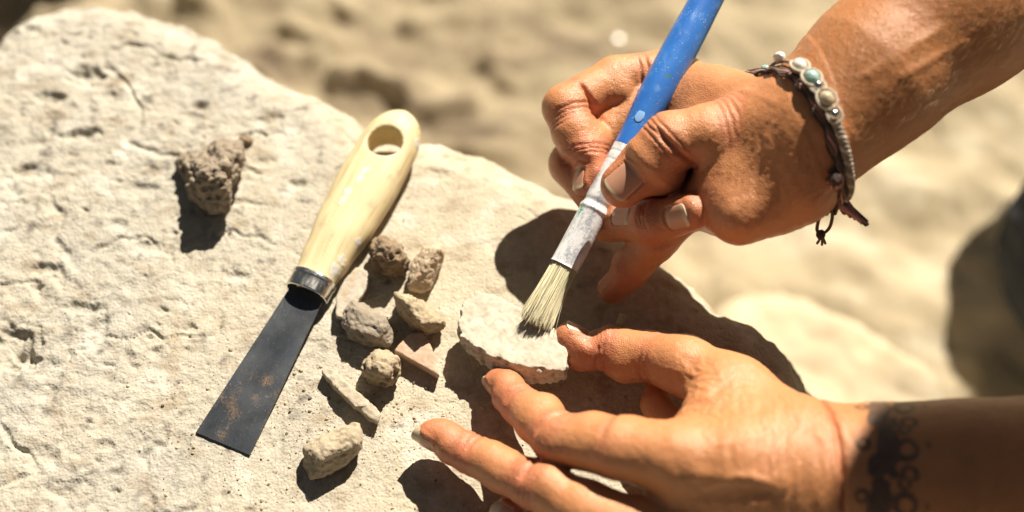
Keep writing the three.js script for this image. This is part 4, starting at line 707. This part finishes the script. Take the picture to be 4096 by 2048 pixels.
// a stone: outline as seen (pixel, pixel, height), more points on top, a base a little smaller; planes of their hull rounded, then roughened
function stone(name, label, category, { hulls, round = 1.2, lump = 0.8, lumpSize = 9, rough = 0.35, roughSize = 2.4, pit = 0, tone, cell = 0.6, sink = 1, lift = true, flat = false, blend = 2 }, group) {
  const all = [], sets = hulls.map(({ outline, top = [], hm = 6, shrink = 0.86, low = -1.5 }) => {
    const pts = []; let cx = 0, cy = 0; for (const [x, y] of outline) { cx += x / outline.length; cy += y / outline.length; }
    for (const [x, y, h] of outline) { pts.push(at(x, y, h ?? hm)); if (low !== null) pts.push(at(lerp(cx, x, shrink), lerp(cy, y, shrink) + (h ?? hm) * 3.2, low)); }
    for (const q of top) pts.push(at(...q)); all.push(...pts); return pts;
  });
  const c = V(0, 0, 0); all.forEach((p) => c.add(p)); c.multiplyScalar(1 / all.length);
  let dy = 0; if (lift) dy = rockTop(c.x, c.z) - sink + 1;
  for (const set of sets) for (const p of set) p.y += dy;
  const planes = sets.map(hullOf), seed = c.x * 0.37 + c.z * 0.11;
  const f = (x, y, z) => {
    let d = 1e9; for (const ps of planes) { let q = -1e9; for (const [a, b, e, k] of ps) q = smax(q, a * x + b * y + e * z - k, round); d = smin(d, q - round * 0.35, blend); }
    return d < 14 ? d + lump * fbm(x / lumpSize + seed, y / lumpSize, z / lumpSize, 2) + lump * 0.35 * ridge(x / lumpSize * 1.7, y / lumpSize * 1.7 + seed, z / lumpSize * 1.7, 2) - 0.35 : d;
  };
  const lo = V(1e9, 1e9, 1e9), hi = V(-1e9, -1e9, -1e9); for (const p of all) { lo.min(p); hi.max(p); } lo.subScalar(4); hi.addScalar(4);
  const K = V(c.x, lift ? rockTop(c.x, c.z) : c.y, c.z), t = thing(name, label, category, K, group);
  const g = finish(nets(f, lo, hi, cell, 1.9), K, (x, y, z, nx, ny, nz) => rough * (flat ? 1.5 - 1.32 * smooth(ny, 0.62, 0.88) : 1) * (fbm(x / roughSize + seed, y / roughSize, z / roughSize, 3) * 1.7 + 0.8 * ridge(x / roughSize / 2, y / roughSize / 2 + seed, z / roughSize / 2, 3)) - pit * (flat ? 1 - 0.85 * smooth(ny, 0.62, 0.88) : 1) * smooth(noise(x / roughSize * 0.7, y / roughSize * 0.7 + seed, z / roughSize * 0.7), 0.15, 0.6), (x, y, z, nx, ny, nz) => {
    const a = fbm(x / 8 + seed, y / 8, z / 8, 4), b = noise(x / 1.5, y / 1.5, z / 1.5 + seed), e = fbm(x / 3.4, y / 3.4 + seed, z / 3.4, 3);
    let k = mix3(tone[0], tone[1], clamp(0.5 + a * 1.1, 0, 1)); if (tone[2]) k = mix3(k, tone[2], smooth(e, 0.05, 0.5) * 0.7); return k.map((q) => q * (1 + 0.16 * b));
  });
  obj(category === 'sherd' ? 'sherd_body' : 'stone_body', boxUV(g), category === 'sherd' ? sherdMat : stoneMat, t);
  return t;
}
const G = 'small stones lying on the boulder';
const T = { tan: [[0.31, 0.24, 0.155], [0.41, 0.33, 0.225], [0.18, 0.13, 0.08]], brown: [[0.17, 0.12, 0.075], [0.29, 0.21, 0.13], [0.08, 0.055, 0.035]], grey: [[0.22, 0.18, 0.135], [0.31, 0.26, 0.2], [0.14, 0.112, 0.083]], pale: [[0.44, 0.38, 0.28], [0.55, 0.48, 0.37], [0.33, 0.27, 0.19]] };
stone('clod', 'dark crumbly clod alone on the boulder, left of the knife handle', 'clod', { hulls: [
  { outline: [[752, 770], [785, 800], [850, 842], [908, 838], [935, 745], [940, 670], [880, 620], [800, 650]], top: [[815, 690, 28], [885, 670, 27], [912, 760, 22], [800, 748, 22]], hm: 10 },
  { outline: [[838, 610], [862, 560], [962, 578], [978, 640], [945, 700], [860, 690]], top: [[870, 590, 22], [945, 615, 22], [900, 660, 25]], hm: 8 },
  { outline: [[708, 655], [722, 625], [820, 640], [820, 730], [745, 710]], top: [[740, 655, 10], [810, 680, 20]], hm: 5 }], round: 1.2, lump: 2.6, lumpSize: 11, rough: 1.2, roughSize: 3.2, pit: 2.2, blend: 8, tone: [[0.19, 0.15, 0.107], [0.31, 0.25, 0.185], [0.085, 0.067, 0.05]], cell: 0.7 }, G);
stone('clod', 'tiny dark clod just behind the largest clod', 'clod', { hulls: [{ outline: [[955, 545], [985, 538], [1010, 552], [1005, 570], [970, 572]], top: [[985, 552, 5]], hm: 2.5 }], round: 1.5, lump: 1.2, tone: T.brown }, G);
stone('stone', 'dark brown crumbly stone beside the knife handle', 'stone', { hulls: [{ outline: [[1480, 1005], [1500, 962], [1545, 948], [1600, 985], [1638, 1045], [1625, 1080], [1560, 1098], [1505, 1075]], top: [[1530, 975, 20], [1590, 1010, 19], [1600, 1060, 14], [1520, 1030, 19]], hm: 8 }], round: 1.2, lump: 2.2, lumpSize: 7, rough: 1.15, roughSize: 2.8, pit: 2.0, tone: T.brown }, G);
stone('stone', 'ridged pinkish tan stone, rightmost behind the wedge-shaped one', 'stone', { hulls: [{ outline: [[1690, 992, 11], [1762, 985, 12], [1775, 1010, 9], [1760, 1060, 6], [1722, 1150, 5], [1680, 1172, 4], [1640, 1160, 4], [1632, 1140, 6], [1645, 1060, 8]], top: [[1748, 998, 17], [1690, 1080, 14], [1645, 1142, 9]] }], round: 0.25, lump: 0.7, rough: 0.5, tone: [[0.4, 0.29, 0.19], [0.52, 0.42, 0.3], [0.3, 0.2, 0.13]] }, G);
stone('stone', 'flat smooth grey slab partly under the knife shadow', 'stone', { hulls: [{ outline: [[1425, 1072], [1472, 1090], [1470, 1145], [1430, 1200], [1388, 1272], [1345, 1268], [1347, 1185], [1382, 1115]], hm: 7 }], round: 0.8, lump: 0.5, rough: 0.2, tone: [[0.37, 0.32, 0.26], [0.46, 0.4, 0.32], [0.38, 0.28, 0.17]] }, G);
stone('stone', 'grey angular stone in the middle of the stone group', 'stone', { hulls: [{ outline: [[1366, 1290], [1372, 1245], [1412, 1200], [1445, 1215], [1500, 1250], [1553, 1275], [1572, 1330], [1562, 1385], [1490, 1385], [1405, 1350]], top: [[1420, 1232, 14], [1535, 1290, 15], [1505, 1350, 13], [1400, 1310, 12]], hm: 6 }], round: 0.25, lump: 0.8, lumpSize: 11, rough: 0.6, pit: 0.6, tone: T.grey }, G);
stone('stone', 'wedge-shaped tan stone with its point to the left', 'stone', { hulls: [{ outline: [[1576, 1172, 13], [1640, 1185, 12], [1720, 1230, 9], [1778, 1285, 8], [1768, 1308, 7], [1700, 1328, 7], [1650, 1300, 8], [1602, 1250, 9]], top: [[1582, 1176, 18], [1645, 1200, 19], [1752, 1285, 14], [1692, 1298, 17]] }], round: 0.25, lump: 0.9, rough: 0.75, roughSize: 2.6, pit: 1.4, tone: [[0.3, 0.23, 0.145], [0.44, 0.36, 0.24], [0.17, 0.125, 0.08]] }, G);
stone('sherd', 'flat triangular pink terracotta sherd among the stones', 'sherd', { hulls: [{ outline: [[1582, 1402, 7], [1640, 1337, 7.5], [1692, 1333, 7.5], [1722, 1385, 7], [1753, 1498, 6.5]], shrink: 0.97 }], round: 0.5, lump: 0.35, rough: 0.2, tone: [[0.44, 0.275, 0.19], [0.5, 0.36, 0.265], [0.42, 0.34, 0.245]], cell: 0.5 });
stone('stone', 'yellowish crumbly lump in front of the pink sherd', 'stone', { hulls: [{ outline: [[1448, 1475], [1458, 1440], [1500, 1408], [1570, 1412], [1598, 1450], [1592, 1500], [1558, 1530], [1492, 1522]], top: [[1500, 1428, 18], [1568, 1436, 18], [1545, 1480, 18], [1472, 1462, 16]], hm: 9 }], round: 1.2, lump: 2, lumpSize: 7, rough: 1.05, roughSize: 2.8, pit: 1.8, tone: T.tan }, G);
stone('stone', 'long thin pale stone shaped like a stick', 'stone', { hulls: [{ outline: [[1288, 1485], [1308, 1474], [1348, 1492], [1372, 1528], [1340, 1545]], hm: 6 }, { outline: [[1340, 1545], [1372, 1520], [1440, 1580], [1460, 1620], [1425, 1625]], hm: 7 }, { outline: [[1425, 1622], [1455, 1590], [1500, 1628], [1520, 1662], [1513, 1688], [1480, 1672]], hm: 6 }], round: 0.25, lump: 0.7, rough: 0.4, tone: [[0.36, 0.3, 0.22], [0.46, 0.4, 0.31], [0.26, 0.21, 0.15]] }, G);
stone('stone', 'large tan stone with a smooth top, nearest the lower picture edge', 'stone', { hulls: [{ outline: [[1212, 1790, 8], [1285, 1740, 9], [1345, 1730, 10], [1408, 1694, 11], [1436, 1694, 11], [1446, 1755, 10], [1442, 1785, 8], [1380, 1855, 6], [1300, 1898, 5], [1245, 1910, 5], [1218, 1865, 6]], top: [[1235, 1797, 13], [1412, 1715, 15], [1425, 1770, 14], [1330, 1795, 16], [1290, 1840, 14]] }], round: 0.3, lump: 1.2, lumpSize: 13, rough: 0.5, pit: 0.6, tone: [[0.33, 0.265, 0.18], [0.42, 0.345, 0.245], [0.22, 0.165, 0.11]] }, G);
// the sherd in the left hand
{
  const hh = (x, y) => 18 + (x - 1840) / 420 * 4;
  const top = [[1840, 1300], [1858, 1212], [1905, 1172], [1985, 1180], [2062, 1238], [2112, 1284], [2218, 1320], [2256, 1370], [2264, 1436], [2250, 1478], [2180, 1470], [2075, 1455], [1965, 1418], [1900, 1372], [1848, 1345]], low = [[1834, 1342], [1850, 1380], [1884, 1410], [1930, 1458], [1990, 1494], [2070, 1520], [2130, 1536], [2200, 1532], [2258, 1512], [2250, 1400], [2000, 1260], [1900, 1240]];
  stone('sherd', 'broad pale sherd held level between left thumb and forefinger', 'sherd', { hulls: [{ outline: top.map(([x, y]) => [x, y, hh(x, y)]), top: low.map(([x, y]) => [x, y, hh(x, y) - 9]), low: null }], round: 0.4, lump: 1.0, lumpSize: 14, rough: 0.5, roughSize: 2.6, pit: 1.7, tone: [[0.45, 0.4, 0.31], [0.54, 0.49, 0.395], [0.36, 0.305, 0.225]], cell: 0.5, lift: false, flat: true });
}
// a pale chip standing on end behind the left thumb
stone('stone_chip', 'pale sliver standing on end behind the left thumb', 'stone', { hulls: [{ outline: [[2466, 1296, 0], [2482, 1300, 0], [2474, 1290, 0], [2496, 1266, 9], [2482, 1260, 9], [2488, 1268, 7]], low: null }], round: 0.4, lump: 0.2, rough: 0.1, tone: [[0.6, 0.52, 0.36], [0.66, 0.58, 0.42]], cell: 0.35 });
// loose grit
{
  const R = rng(99), base = new THREE.IcosahedronGeometry(1, 1), p = base.attributes.position, map = new Map();
  for (let i = 0; i < p.count; i++) { const x = p.getX(i), y = p.getY(i), z = p.getZ(i), w = 1 + 0.45 * noise(x * 1.3, y * 1.3, z * 1.3 + 4); p.setXYZ(i, x * w, y * w * 0.8, z * w); }
  base.computeVertexNormals();
  const N = 3000, grit = new THREE.InstancedMesh(base, new THREE.MeshStandardMaterial({ roughness: 1, flatShading: true, name: 'grit' }), N), m = new THREE.Matrix4(), col = new THREE.Color();
  let n = 0;
  for (let i = 0; i < 260; i++) {          // dust and crumbs on the left thumb, forefinger and the sherd's neighbourhood
    const q = i < 150 ? onSkin(leftArm, lerp(2270, 2560, R()), lerp(1330, 1440, R() * R())) : i < 190 ? onSkin(leftArm, lerp(1990, 2500, R()), lerp(1530, 1790, R())) : onSkin(leftArm, lerp(2560, 2900, R()), lerp(1420, 1640, R())), s = (0.07 + 0.13 * R() * R()) * MM;
    m.compose(q.multiplyScalar(MM), new THREE.Quaternion().setFromEuler(new THREE.Euler(R() * 6, R() * 6, R() * 6)), V(s, s, s)); grit.setMatrixAt(n, m); const k = 0.8 + R() * 0.4; grit.setColorAt(n, col.setRGB(0.62 * k, 0.47 * k, 0.3 * k)); n++;
  }
  while (n < N) {
    const near = R() < 0.72, px = near ? 1300 + (R() + R() + R() - 1.5) * 700 : R() * 3000, py = near ? 1650 + (R() + R() - 1) * 480 : R() * 2100, q = at(px, py, 0);
    if (rimDistance(q.x, q.z) > -14) continue;
    const s = (0.16 + 0.3 * R() ** 3 + (R() < 0.05 ? 0.75 * R() : 0)) * MM * (near ? 1 : 0.9);
    m.compose(V(q.x, rockBase(q.x, q.z) + rockFine(q.x, q.z), q.z).multiplyScalar(MM), new THREE.Quaternion().setFromEuler(new THREE.Euler(R() * 6, R() * 6, R() * 6)), V(s, s, s)); grit.setMatrixAt(n, m);
    const k = 0.7 + R() * 0.6; grit.setColorAt(n, R() < 0.15 ? col.setRGB(0.12 * k, 0.09 * k, 0.07 * k) : col.setRGB(0.44 * k, 0.36 * k, 0.25 * k)); n++;
  }
  grit.name = 'grit'; grit.castShadow = grit.receiveShadow = true; scene.add(grit); tag(grit, 'loose grit and crumbs strewn over the boulder top and the left thumb', 'grit', null, 'stuff');
}
renderer.render(scene, camera);
